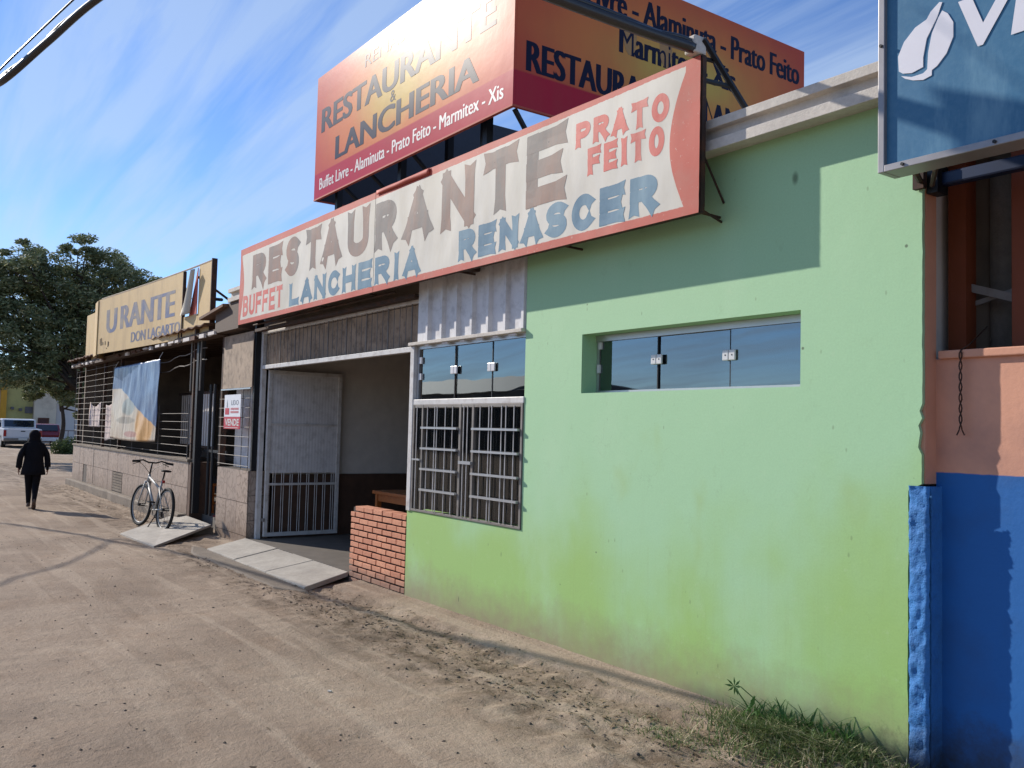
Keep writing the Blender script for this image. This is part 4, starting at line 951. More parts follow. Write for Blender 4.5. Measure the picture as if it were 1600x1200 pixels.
# big plastic banner
bn = thing("plastic_banner", (-18, 4.0, 2.7), "blue and cream plastic banner hanging on the old restaurant grille", "banner")
nx, nz = 60, 40; BXa, BXb, BZa, BZb = -19.72, -16.12, 1.265, 2.69
def bpt(a, b):
    x = BXa + (BXb - BXa) * a - .12 * (1 - b); z = BZa + (BZb - BZa) * b - .03 * math.sin(math.pi * a) * (1 - b)
    return (x, 4.02 - .05 * (1 - b) * math.sin(3.1 * a) + .024 * noise.noise(Vector((a * 9, b * 2.2, 1))) + .014 * noise.noise(Vector((a * 26, b * 4, 7))), z)
def banner_mat():
    m = Mat("printed_plastic_banner"); x, y, z = m.xyz()
    wob = m.math('MULTIPLY', m.math('SUBTRACT', m.noise(2.2, 3), .5), .12)
    lim = m.math('ADD', m.math('MINIMUM', m.math('MULTIPLY', m.math('ADD', x, 19.0), -.27), 0.0), 2.25)
    blue = m.mix(m.ramp(m.noise(2.4, 6, .7, m.map((1, 1, .3))), .45, .7), S(70, 92, 130), S(118, 140, 168))
    cream = m.mix(m.ramp(m.noise(1.6, 4), .35, .7), S(202, 190, 170), S(176, 156, 136))
    def ell(cx_, cz_, rx, rz):
        a = m.math('DIVIDE', m.math('SUBTRACT', x, cx_), rx); b = m.math('DIVIDE', m.math('SUBTRACT', z, cz_), rz)
        return m.ramp(m.math('ADD', m.math('ADD', m.math('MULTIPLY', a, a), m.math('MULTIPLY', b, b)), m.math('MULTIPLY', wob, 6)), 1.15, .7)
    cream = m.mix(ell(-17.0, 1.55, .62, .38), cream, S(204, 156, 96)); cream = m.mix(ell(-18.2, 1.88, .55, .17), cream, S(146, 148, 140))
    cream = m.mix(m.math('MULTIPLY', ell(-18.4, 1.62, .8, .07), .6), cream, S(120, 112, 100)); cream = m.mix(m.math('MULTIPLY', ell(-17.9, 1.36, .5, .06), .5), cream, S(166, 70, 70))
    m.color(m.mix(m.ramp(m.math('ADD', m.math('SUBTRACT', z, lim), m.math('MULTIPLY', wob, .5)), -.01, .01), cream, blue)); m.rough(.35); m.b.inputs["Specular IOR Level"].default_value = .4
    m.bump(m.noise(5, 5, .6, m.map((2, 1, .5))), .5, .03); return m.m
q = MB(); q.add([bpt(i / nx, k / nz) for i in range(nx + 1) for k in range(nz + 1)], [(i * (nz + 1) + k, (i + 1) * (nz + 1) + k, (i + 1) * (nz + 1) + k + 1, i * (nz + 1) + k + 1) for i in range(nx) for k in range(nz)])
q.build("banner_sheet", banner_mat(), bn, smooth=True, solid=.002)
for x in (-19.7, -16.25): MB().tube([(x, 4.02, 2.68), (x + .03, 4.08, 2.82)], .005, 5).build("tie_cord", M['plastic_white'], bn)

# curved yellow sign
ys_ = thing("curved_sign", (-18.5, 3.9, 3.0), "curved faded yellow sign with torn gap lettered RANTE DON LAGARTO", "sign")
def ycurve(x):                                           # plan curve
    t = (x + 13.55) / (-20.1 + 13.55)
    return 4.08 - .42 * max(0, min(1, t)) ** 1.3
def yzt(x): return 4.05 + .0 * x
def yband(x0, x1, z0, z1, mat, name="sign_panel", n=16, off=0.0, z1b=None):
    q = MB(); vs = []
    for i in range(n + 1):
        x = x0 + (x1 - x0) * i / n; y = ycurve(x) - off; zt = z1 if z1b is None else z1 + (z1b - z1) * i / n
        vs += [(x, y, z0), (x, y, zt)]
    q.add(vs, [(2 * i, 2 * i + 2, 2 * i + 3, 2 * i + 1) for i in range(n)])
    return q.build(name, mat, ys_, solid=.02)
yband(-19.75, -14.87, 2.95, 4.06, M['yellow_sign'], n=24)
yband(-14.15, -13.58, 2.98, 4.05, M['yellow_sign'], n=4)
yband(-14.84, -14.16, 2.98, 3.30, M['yellow_sign'], n=4)
q = MB(); q.prism([(-14.84, 3.30), (-14.60, 3.30), (-14.32, 3.70), (-14.16, 4.02), (-14.16, 3.30)][0:0] or [(-14.55, 3.30), (-14.16, 4.02), (-14.16, 3.30)], (0, 4.03, 0), (1, 0, 0), (0, 0, 1), (0, .012, 0)); q.build("inner_panel", M['coral'], ys_)
q = MB(); vs = []
for i in range(11):
    t = i / 10; z = 4.0 - t * .68; w_ = .03 + .22 * t; cx_ = -14.20 - t * .42
    vs += [(cx_ - w_, 3.98, z), (cx_, 3.93, z - .02), (cx_ + w_, 3.99, z)]
q.add(vs, [(3 * i + k, 3 * i + 3 + k, 3 * i + 4 + k, 3 * i + 1 + k) for i in range(10) for k in range(2)]); q.build("curled_vinyl", M['white_vinyl'], ys_, smooth=True, solid=.004)
MB().box(-14.87, -14.84, 4.0, 4.05, 2.98, 4.05).build("frame_bar", M['rust'], ys_)
q = MB(); q.prism([(-19.77, 3.66), (-20.35, 3.72), (-20.75, 3.86), (-20.9, 4.06)] + [(-20.88, 4.08), (-20.72, 3.885), (-20.33, 3.745), (-19.77, 3.685)], (0, 0, 2.93), (1, 0, 0), (0, 1, 0), (0, 0, 1.12)); q.build("sign_panel", M['yellow_sign'], ys_)
MB().box(-23.3, -20.9, 4.09, 4.115, 2.98, 4.09).build("sign_panel", M['yellow_sign'], ys_)
q = MB(); pts = [(x, ycurve(x) - .004, 4.065) for x in np.arange(-13.58, -19.8, -.3)]; q.tube(pts, .014, 5); q.build("edge_trim", M['cream_wall'], ys_)
MB().box(-13.57, -13.54, 4.06, 4.14, 2.97, 4.09).build("end_trim", M['rust'], ys_)
MB().tube([(-13.75, 4.15, 3.5), (-13.45, 4.2, 3.46)], .025, 6).build("bracket", M['black_metal'], ys_)
for x in (-14.3, -17, -19.5): MB().tube([(x, ycurve(x) + .02, 3.9), (x, 5.2, 3.2)], .02, 5).build("strut", M['rust'], ys_)
def ytext(body, x0, x1, z0, z1, mat, weight):
    o = text_mesh(body, mat, ys_, (x0, 0, z0), (1, 0, 0), (0, 0, 1), x1 - x0, z1 - z0, weight, .055)
    for vv in o.data.vertices: vv.co.y = ycurve(vv.co.x) - .0118
    return o
ytext("RANTE", -18.3, -15.25, 3.36, 3.80, M['yel_blue'], 0); ytext("U", -19.2, -18.5, 3.33, 3.80, M['yel_blue'], .0)
ytext("DON LAGARTO", -17.6, -14.95, 3.06, 3.25, M['yel_blue'], 0)
q = MB()
for i in range(9): x = -19.35 + random.uniform(-.25, .35); z = 3.02 + random.random() * .15; q.box(x, x + .03, ycurve(x) - .014, ycurve(x) - .011, z, z + random.uniform(.02, .12))
q.build("rust_patch", M['rust'], ys_)["kind"] = "stuff"

# ------------------------------------------------------------------ ramps
def slab(name, top, th, mat, label, cat, bevel=.006):
    q = MB(); n = len(top); vs = list(top) + [(x, y, z - th) for x, y, z in top]
    q.add(vs, [tuple(range(n)), tuple(range(2 * n - 1, n - 1, -1))] + [(i, (i + 1) % n, (i + 1) % n + n, i + n) for i in range(n)])
    o = q.build(name, mat, None, bevel=bevel); tag(o, label, cat); return o
slab("concrete_ramp", [(-13.62, 2.96, .015), (-12.05, 3.03, .015), (-13.06, 4.06, .15), (-14.45, 4.10, .15), (-14.85, 3.95, .11)], .035, M['conc'], "pale concrete slab ramp beside the bicycle and tiled pillar", "ramp")
o = MB().prism([(-14.3, 3.7), (-13.15, 3.7), (-13.12, 4.11), (-14.4, 4.11)], (0, 0, -.1), (1, 0, 0), (0, 1, 0), (0, 0, .20)).build("door_step", M['curb']); tag(o, "old rendered doorstep under the upper end of the slab ramp", "step")
rp = thing("concrete_ramp", (-10, 3.8, 0), "long cracked concrete ramp in front of the white gate opening", "ramp")
cr = [-11.45, -10.95, -10.4, -9.95, -9.4, -8.33]; tops = [-11.75, -11.2, -10.6, -10.1, -9.5, -8.60]
for i in range(5):
    a, b, c, d = cr[i] + .002, cr[i + 1] - .002, tops[i + 1] - .003, tops[i] + .003; t = [.0, .004, -.003, .003, 0][i]
    q = MB(); top = [(a, 3.52, .03 + t), (b, 3.52, .03 + t), (c, 4.11, .10 + t), (d, 4.11, .10 + t)]
    vs = top + [(x, y, z - .05) for x, y, z in top]; q.add(vs, [(0, 1, 2, 3), (7, 6, 5, 4)] + [(k, (k + 1) % 4, (k + 1) % 4 + 4, k + 4) for k in range(4)])
    q.build("slab_piece", M['conc'], rp, bevel=.006)
q = MB(); q.prism([(-11.9, 3.45), (-11.3, 3.27), (-8.6, 3.30), (-8.15, 3.50), (-8.3, 3.54), (-11.7, 3.56)], (0, 0, -.06), (1, 0, 0), (0, 1, 0), (0, 0, .075)); q.build("apron", M['curb'], rp, bevel=.03)
# pavement strip at the wall foot
q = MB(); nxx = 150; vs = []
for i in range(nxx + 1):
    x = -8.3 + (5.6) * i / nxx; e = 3.83 + .03 * noise.noise(Vector((x * 2, 0, 0))) + .02 * noise.noise(Vector((x * 8, 0, 5)))
    for k, (y, z) in enumerate(((e - .05, -.02), (e, .03), (e + .09, .045), (4.12, .06))): vs.append((x, y, z + .008 * noise.noise(Vector((x * 5, k * 3, 1))) - .05 * max(0, (x + 3.3))))
q.add(vs, [(i * 4 + k, (i + 1) * 4 + k, (i + 1) * 4 + k + 1, i * 4 + k + 1) for i in range(nxx) for k in range(3)])
o = q.build("wall_footing", M['dirt'], smooth=True); tag(o, "narrow earth covered footing strip along the green wall", kind="structure")

# ------------------------------------------------------------------ cables, and the pole they hang from (outside the frame)
def catmull(P, n=10):
    P = [Vector(p) for p in P]; P = [P[0] * 2 - P[1]] + P + [P[-1] * 2 - P[-2]]; out = []
    for i in range(1, len(P) - 2):
        for k in range(n):
            t = k / n; a, b, c, d = P[i - 1:i + 3]
            out.append(.5 * ((2 * b) + (c - a) * t + (2 * a - 5 * b + 4 * c - d) * t * t + (3 * b - a - 3 * c + d) * t ** 3))
    return out + [P[-2]]
CA = [(-34, -6.2, 5.6), (-27, -2.9, 5.2), (-23.7, -1.35, 5.0), (-21.2, -.55, 5.35), (-18.8, -.2, 5.43), (-15.5, .18, 5.2), (-13.5, .45, 5.31), (-12.2, .62, 5.25), (-10.8, .74, 5.08), (-9.6, .826, 4.76), (-9.1, 1.147, 5.07), (-8.5, 1.46, 5.35), (-7.4, 1.94, 5.54), (-6.0, 2.2, 5.20), (-4.64, 2.39, 4.47), (-4.28, 2.69, 4.27), (-3.75, 3.49, 3.95), (-3.60, 3.82, 3.87)]
c1 = MB(); P = catmull(CA)
c1.tube(P, .034, 8); c1.tube([p + Vector((0, .012 * math.sin(i * .6), .03 + .008 * math.cos(i * .6))) for i, p in enumerate(P)], .018, 6)
c1 = c1.build("overhead_cable", M['cable'], smooth=True); tag(c1, "thick black overhead cable bundle running down to the red bordered sign", "cable")
for i in (66, 76, 82, 112, 118): MB().ring(P[i], (P[i + 1] - P[i]), .045, .006, 12, 6).build("clip", M['plastic_white'], c1)
CB = [(-34, -6.0, 6.4), (-23.85, -1.49, 4.86), (-21.15, -.63, 5.39), (-18.9, -.21, 5.48), (-15.6, .15, 5.28), (-11, .66, 5.28), (-8.9, .95, 5.12), (-7.4, 1.2, 4.92), (-2, 2.6, 4.6), (6, 3.4, 5.6)]
CB = [(-34, -6.0, 6.4), (-23.85, -1.49, 4.86), (-21.15, -.63, 5.39), (-18.9, -.21, 5.48), (-15.6, .15, 5.28)]
# wire B: through the sky line just above the thick one
def ray_px(x, y): return (r2 * (x - 800) - u2 * (y - 600) + fw * 1400).normalized()
CB += [(-13.2, .42, 5.15), (-11.2, .65, 4.92), (-9.7, .834, 4.92), (-8.7, 1.288, 5.36), (-7.5, 1.9, 5.95), (-5, 2.7, 6.9)]
c2 = MB().tube(catmull(CB), .009, 6).build("overhead_wire", M['cable'], smooth=True); tag(c2, "single thin wire strung just above the thick cable bundle", "wire")
up_ = thing("utility_pole", (-34, -6.2, 0), "grey concrete utility pole across the street holding the cables", "utility pole")
MB().tube([(-34, -6.2, 0), (-34, -6.2, 8.5)], [.17, .11], 12).build("pole", M['conc'], up_, smooth=True)
MB().box(-34.06, -33.94, -7.1, -5.3, 7.2, 7.32).build("crossarm", M['dark_wood'], up_)
lp = catmull([(-16.7, -1.9, 4.15), (-17.8, -1.55, 4.3), (-19.0, -1.05, 4.5), (-20.4, -.6, 4.6), (-21.4, -.34, 4.75), (-21.3, -.5, 5.3)])
o = MB().tube(lp, .02, 6).build("cable_loop", M['cable'], c1)
# added board out of frame, shaped to shade the corner of the blue sign
off = -Vector((2.58, 1, -1.5)) * 1.3
A0, A1, A2 = Vector((-1.972, 3.49, 3.067)) + off, Vector((-1.606, 3.49, 2.90)) + off, Vector((-1.885, 3.49, 2.85)) + off
q = MB(); e1 = (A1 - A0).normalized(); e2 = (A2 - A0).normalized(); q.add([A0, A0 + e1 * 1.0, A0 + e1 * 1.0 + e2 * .22, A0 + e2 * .36], [(0, 1, 2, 3)])
o = q.build("shade_board", M['grey_metal'], solid=.006); tag(o, "added unseen board above the street, shaped to shade the blue sign corner", "board")
MB().tube([A0 + e1 * .5, Vector((-5.6, 2.1, 5.5))], .004, 5).build("hanger", M['cable'], o)

# ------------------------------------------------------------------ bicycle
bi = thing("bicycle", (-14.1, 3.55, 0), "silver bicycle parked on its stand by the tiled parapet", "bicycle")
Fv = Vector((-14.62, 3.46, .325)); Rv = Vector((-13.62, 3.56, .325)); lean = Vector((0, .10, 1)).normalized()
dx_ = (Fv - Rv).normalized(); side = dx_.cross(lean).normalized(); lean = side.cross(dx_).normalized()
if lean.z < 0: lean = -lean
def bp(a, h, s_=0): return Rv + dx_ * a + lean * (h - .325) + side * s_
for c in (Fv, Rv):
    ax = side if c is Rv else (side + dx_ * .12).normalized()
    wl = MB().ring(c, ax, .300, .024, 36, 8).build("wheel", M['rubber'], bi, smooth=True)
    MB().ring(c, ax, .272, .010, 36, 6).build("rim", M['silver'], wl, smooth=True)
    q = MB(); a_ = ax.orthogonal().normalized(); b_ = ax.cross(a_)
    for k in range(18):
        t = k * 2 * math.pi / 18; q.tube([c + ax * .025 * (1 if k % 2 else -1), c + (a_ * math.cos(t) + b_ * math.sin(t)) * .272], .0018, 4, cap=False)
    q.build("spokes", M['grey_metal'], wl)["kind"] = "stuff"
    MB().tube([c - ax * .05, c + ax * .05], .022, 10).build("hub", M['black_metal'], wl)
BBk = bp(.42, .29); ST = bp(.27, .74); HT = bp(.83, .80); HB = bp(.86, .68)
q = MB(); q.tube([HT, HB], .021, 8); q.tube([HB, BBk], .021, 8); q.tube([HT + (HB - HT) * .3, bp(.30, .60)], .017, 8); q.tube([ST, BBk], .016, 8)
for s_ in (-1, 1): q.tube([BBk + side * .03 * s_, Rv + side * .055 * s_], .009, 6); q.tube([ST * .75 + BBk * .25 + side * .02 * s_, Rv + side * .055 * s_], .008, 6)
q.build("frame", M['silver'], bi, smooth=True)
q = MB()
for s_ in (-1, 1): q.tube([HB + side * .04 * s_, Fv + side * .055 * s_], .012, 6)
q.tube([HB + side * .05, HB - side * .05], .016, 6); q.build("fork", M['silver'], bi, smooth=True)
q = MB(); top = bp(.80, .98); q.tube([HT, top], .013, 6); q.tube([top + side * .30 - dx_ * .05, top + side * .14 + lean * .03, top + side * .06, top - side * .06, top - side * .14 + lean * .03, top - side * .30 - dx_ * .05], .012, 8); q.build("handlebar", M['black_metal'], bi, smooth=True)
for s_ in (-1, 1): MB().tube([top + side * .20 * s_ - dx_ * .02 + lean * .01, top + side * .31 * s_ - dx_ * .055], .018, 8).build("grip", M['rubber'], bi)
for s_ in (-1, 1): MB().tube([top + side * .16 * s_ + dx_ * .02, top + side * .27 * s_ + dx_ * .03 - lean * .04], .006, 5).build("brake_lever", M['black_metal'], bi)
q = MB(); sp = bp(.23, .86); q.tube([ST, sp], .012, 6); q.build("seat_post", M['black_metal'], bi)
q = MB(); q.loft([[sp + dx_ * a + side * w * math.cos(t) + lean * (.02 + .018 * math.sin(t)) for t in [i * math.pi / 5 for i in range(10)]] for a, w in ((-.11, .02), (-.09, .07), (-.03, .065), (.05, .025), (.13, .012))]); q.build("saddle", M['rubber'], bi, smooth=True)
MB().ring(BBk - side * .0, side, .085, .006, 24, 6).build("chainring", M['black_metal'], bi)
for s_ in (-1, 1):
    ca = BBk + side * .06 * s_; cb = ca + (dx_ * .12 - lean * .12) * s_; q = MB(); q.tube([ca, cb], .009, 6); q.build("crank", M['grey_metal'], bi)
    MB().obox(cb + side * .05 * s_, dx_ * .045, side * .045, lean * .012).build("pedal", M['black_metal'], bi)
q = MB(); q.tube([bp(.30, .30, .02), Vector((-13.9, 3.36, .0))], .008, 6); q.build("kickstand", M['black_metal'], bi)
q = MB(); q.tube([Rv + side * .03 + lean * .035, BBk + side * .03 + lean * .085], .004, 4); q.tube([Rv + side * .03 - lean * .035, BBk + side * .03 - lean * .085], .004, 4); q.build("chain", M['rust'], bi)
q = MB(); q.tube([top + side * .2, top + dx_ * .1 + side * .1 - lean * .08, HT + dx_ * .04, HB + dx_ * .03 + side * .04], .004, 5); q.tube([top - side * .2, top + dx_ * .1 - side * .08 - lean * .06, HT - dx_ * .02], .004, 5); q.build("brake_cable", M['black_metal'], bi)
MB().obox(ST - dx_ * .05 - lean * .02, dx_ * .008, side * .018, lean * .022).build('reflector', M['tail_light'], bi)

# ------------------------------------------------------------------ person
def skin_mesh(name, verts, edges, radii, mat, parent, sub=2):
    me = bpy.data.meshes.new(name); me.from_pydata([tuple(v) for v in verts], edges, []); o = bpy.data.objects.new(name, me); COL.objects.link(o)
    m1 = o.modifiers.new('skin', 'SKIN'); m2 = o.modifiers.new('sub', 'SUBSURF'); m2.levels = sub; m2.render_levels = sub
    for i, sv in enumerate(me.skin_vertices[0].data): sv.radius = radii[i] if isinstance(radii[i], tuple) else (radii[i], radii[i]); sv.use_root = (i == 0)
    dg = bpy.context.evaluated_depsgraph_get(); m = bpy.data.meshes.new_from_object(o.evaluated_get(dg)); bpy.data.objects.remove(o); m.name = name
    m.materials.clear(); m.materials.append(mat); m.polygons.foreach_set('use_smooth', [True] * len(m.polygons))
    ob = bpy.data.objects.new(name, m); COL.objects.link(ob); attach(ob, parent); return ob
PB = Vector((-18.15, 2.42, 0)); Wd = Vector((-1, .12, 0)).normalized(); Ls = Vector((0, 0, 1)).cross(Wd)   # walking away; Ls = their left
K = 1.36 / 1.62
def pp(f, l, h): return PB + (Wd * f + Ls * l) * K + Vector((0, 0, h * K + .012))
pe = thing("person", PB, "person in black hooded coat and black trousers walking away down the road", "person")
V_ = [pp(0, 0, .90), pp(0, 0, 1.05), pp(0, 0, 1.22), pp(.01, 0, 1.36), pp(.03, 0, 1.43), pp(.05, 0, 1.52), pp(.055, 0, 1.60),
      pp(0, .09, .86), pp(.13, .07, .48), pp(.16, .06, .10), pp(.28, .06, .03),
      pp(0, -.09, .86), pp(.04, -.06, .47), pp(-.28, -.04, .17), pp(-.20, -.04, .05),
      pp(0, .17, 1.34), pp(-.06, .235, 1.10), pp(.03, .26, .87), pp(.05, .26, .80),
      pp(0, -.17, 1.34), pp(.04, -.245, 1.10), pp(.02, -.27, .86), pp(.02, -.27, .79)]
E_ = [(0, 1), (1, 2), (2, 3), (3, 4), (4, 5), (5, 6), (0, 7), (7, 8), (8, 9), (9, 10), (0, 11), (11, 12), (12, 13), (13, 14), (3, 15), (15, 16), (16, 17), (17, 18), (3, 19), (19, 20), (20, 21), (21, 22)]
Rr = [.12, .11, .12, .09, .05, .085, .07, .105, .075, .048, .03, .105, .075, .048, .03, .05, .042, .032, .03, .05, .042, .032, .03]
skin_mesh("body", V_, E_, [r * K for r in Rr], M['cloth_black'], pe)
def ellring(c, a, b, rot=0, n=18): return [c + (Wd * math.sin(t) * b + Ls * math.cos(t) * a) * K for t in [2 * math.pi * i / n for i in range(n)]]
co = MB(); co.loft([ellring(pp(0, 0, h), a, b) for h, a, b in ((.70, .24, .19), (.80, .225, .18), (.92, .20, .16), (1.05, .185, .145), (1.2, .195, .14), (1.32, .155, .115), (1.38, .13, .09), (1.43, .08, .07))])
co.build("coat", M['cloth_black'], pe, smooth=True)
for s_ in (1, -1):
    a_, b_, c_, d_ = (pp(0, .12 * s_, 1.345), pp(0, .185 * s_, 1.25), pp(-.05 if s_ > 0 else .04, .25 * s_, 1.10), pp(.03, .275 * s_, .86))
    MB().tube(catmull([a_, b_, c_, d_], 5), [.058 * K] * 5 + [.062 * K] * 5 + [.06 * K] * 6, 12).build("sleeve", M['cloth_black'], pe, smooth=True)
hd = MB(); hd.loft([ellring(pp(.04, 0, h) , a, b) for h, a, b in ((1.34, .17, .12), (1.41, .13, .11), (1.46, .108, .115), (1.53, .115, .125), (1.59, .105, .115), (1.64, .07, .075), (1.665, .03, .03))]); hd.build("hood", M['cloth_black'], pe, smooth=True)
fc = MB(); fc.loft([[pp(.125 + f, l, h) for l, h in ((.05 * math.cos(t), 1.53 + .07 * math.sin(t)) for t in [2 * math.pi * i / 12 for i in range(12)])] for f in (0, .035, .05)]); fc.build("face", M['skin'], pe, smooth=True)
MB().prism([(-.012, 1.50), (.012, 1.50), (0, 1.545)], pp(.17, 0, 0) - Vector((0, 0, .012)), Ls * K, (0, 0, K), Wd * .02).build("nose", M['skin'], pe)
for s_ in (1, -1):
    base = pp(.04, .275 * s_, .80); v = [pp(.035, .272 * s_, .85), base, pp(.05, .275 * s_, .77)]; e = [(0, 1), (1, 2)]; r = [.022, (.018, .032), (.016, .03)]
    for k in range(4):
        n0 = len(v); L_ = (.055, .065, .06, .045)[k]; fpos = .075 - k * .018
        v += [pp(fpos, .275 * s_, .755), pp(fpos + .005, .272 * s_, .755 - L_ * .55), pp(fpos - .002, .258 * s_, .755 - L_)]; e += [(2, n0), (n0, n0 + 1), (n0 + 1, n0 + 2)]; r += [.0085, .008, .007]
    n0 = len(v); v += [pp(.085, .262 * s_, .785), pp(.095, .25 * s_, .755)]; e += [(1, n0), (n0, n0 + 1)]; r += [.01, .008]
    skin_mesh("hand", v, e, [tuple(q * K for q in x) if isinstance(x, tuple) else x * K for x in r], M['skin'], pe, 1)
def shoe(a, yaw_up):
    q = MB(); sec = ((-.07, .032, .055), (-.02, .038, .075), (.06, .042, .055), (.14, .044, .04), (.19, .03, .03))
    rings = []
    for f, w, h in sec:
        c = a + Wd * f * K * math.cos(yaw_up) - Vector((0, 0, 1)) * f * K * math.sin(yaw_up)
        rings.append([c + Ls * w * K * math.cos(t) + Vector((0, 0, 1)) * h * K * max(-.35, math.sin(t)) for t in [2 * math.pi * i / 12 for i in range(12)]])
    q.loft(rings); q.build("shoe", M['shoe'], pe, smooth=True)
shoe(pp(.16, .06, .035), 0); shoe(pp(-.27, -.04, .11), .75)

# ------------------------------------------------------------------ cars
def wheel(parent, c, r=.33, w=.2, ax=(0, 1, 0)):
    ax = Vector(ax).normalized(); c = Vector(c)
    o = MB().tube([c - ax * w / 2, c - ax * w * .42, c + ax * w * .42, c + ax * w / 2], [r * .93, r, r, r * .93], 24).build("wheel", M['rubber'], parent)
    MB().tube([c - ax * (w / 2 + .004), c + ax * (w / 2 + .004)], r * .62, 16).build("rim", M['alu'], o)
def wprof(parent, name, prof, y0, y1, mat, X, sc=1, bevel=.03):      # side outline in (x,z) pushed across y
    return MB().prism(prof, (X, y0, GZ), (1, 0, 0), (0, 0, 1), (0, y1 - y0, 0)).build(name, mat, parent, bevel=bevel)
GZ = .10
pk = thing("pickup_truck", (-53, 6.3, GZ), "white pickup truck parked at the far end of the street, seen from behind", "pickup truck")
PX, Y0, Y1 = -51.3, 5.42, 7.16                             # rear bumper plane and sides; it points away
wprof(pk, "body", [(0, .42), (0, .98), (-1.55, 1.0), (-1.6, 1.02), (-3.4, 1.0), (-4.6, .92), (-4.75, .5), (-4.6, .35), (-.3, .35)], Y0, Y1, M['car_white'], PX, bevel=.05)
wprof(pk, "cabin", [(-1.5, 1.0), (-1.68, 1.46), (-2.7, 1.50), (-3.5, 1.0)], Y0 + .08, Y1 - .08, M['car_white'], PX, bevel=.06)
MB().obox((PX - 1.585, (Y0 + Y1) / 2, GZ + 1.24), (.06, 0, -.17), (0, .68, 0), (.012, 0, .004)).build("rear_window", M['car_glass'], pk)
for y in (Y0 + .072, Y1 - .072): MB().prism([(-1.8, 1.05), (-1.85, 1.40), (-2.65, 1.42), (-3.2, 1.05)], (PX, y - .006, GZ), (1, 0, 0), (0, 0, 1), (0, .012, 0)).build("side_window", M['car_glass'], pk)
tg = MB().box(PX - .02, PX + .02, Y0 + .16, Y1 - .16, GZ + .56, GZ + .97).build("tailgate", M['car_white'], pk, bevel=.015)
MB().box(PX + .015, PX + .03, (Y0 + Y1) / 2 - .10, (Y0 + Y1) / 2 + .10, GZ + .84, GZ + .89).build("handle", M['black_metal'], tg)
for y in (Y0 + .07, Y1 - .07): MB().box(PX - .08, PX + .03, y - .06, y + .06, GZ + .60, GZ + .92).build("tail_light", M['tail_light'], pk, bevel=.01)
MB().box(PX - .02, PX + .10, Y0 + .02, Y1 - .02, GZ + .38, GZ + .52).build("bumper", M['grey_metal'], pk, bevel=.02)
MB().box(PX + .10, PX + .11, (Y0 + Y1) / 2 - .2, (Y0 + Y1) / 2 + .2, GZ + .42, GZ + .52).build("number_plate", M['plate'], pk)
MB().box(PX - 4.4, PX - .3, Y0 + .1, Y1 - .1, GZ + .2, GZ + .36).build("underbody", M['black_metal'], pk)
for x in (-.95, -3.85):
    for y in (Y0 + .1, Y1 - .1): wheel(pk, (PX + x, y, GZ + .34), .34, .2)
MB().box(PX + .05, PX + .055, Y0 + .2, Y0 + .5, GZ + 1.0, GZ + 1.01).build("trim", M['black_metal'], pk)

rc = thing("parked_car", (-58, 9, GZ), "dark red hatchback parked behind the white pickup truck", "car")
RX = -56.0
wprof(rc, "body", [(0, .35), (.06, .62), (0, .82), (-3.9, .75), (-4.1, .4), (-4.0, .25), (-.1, .25)], 7.35, 8.85, M['car_red'], RX, bevel=.06)
wprof(rc, "cabin", [(-.05, .8), (-.5, 1.22), (-2.2, 1.25), (-3.1, .78)], 7.45, 8.75, M['car_red'], RX, bevel=.08)
MB().obox((RX - .22, 8.1, GZ + 1.02), (.15, 0, -.16), (0, .52, 0), (.012, 0, .012)).build("rear_window", M['car_glass'], rc)
MB().prism([(-.55, .84), (-.7, 1.15), (-2.1, 1.18), (-2.8, .84)], (RX, 7.437, GZ), (1, 0, 0), (0, 0, 1), (0, .012, 0)).build("side_window", M['car_glass'], rc)
for y in (7.46, 8.74): MB().box(RX - .05, RX + .07, y - .09, y + .09, GZ + .60, GZ + .78).build("tail_light", M['tail_light'], rc, bevel=.01)
MB().box(RX - .02, RX + .10, 7.37, 8.83, GZ + .28, GZ + .50).build("bumper", M['car_white'], rc, bevel=.03)
for x in (-.7, -3.2):
    for y in (7.42, 8.78): wheel(rc, (RX + x, y, GZ + .28), .28, .17)
c3 = thing("parked_car", (-60, 5.2, GZ), "blue grey car at the left edge of the picture beyond the pickup", "car"); CX = -57.5
wprof(c3, "body", [(0, .3), (.05, .6), (0, .85), (-3.9, .78), (-4.0, .3)], 4.2, 5.75, M['car_blue'], CX, bevel=.06)
wprof(c3, "cabin", [(-.1, .83), (-.5, 1.28), (-2.2, 1.3), (-3.0, .8)], 4.3, 5.65, M['car_blue'], CX, bevel=.08)
MB().obox((CX - .25, 4.97, GZ + 1.07), (.14, 0, -.17), (0, .55, 0), (.012, 0, .01)).build("rear_window", M['car_glass'], c3)
for y in (4.3, 5.65): MB().box(CX - .05, CX + .06, y - .08, y + .08, GZ + .62, GZ + .8).build("tail_light", M['tail_light'], c3)
for x in (-.7, -3.2):
    for y in (4.28, 5.68): wheel(c3, (CX + x, y, GZ + .3), .3, .17)

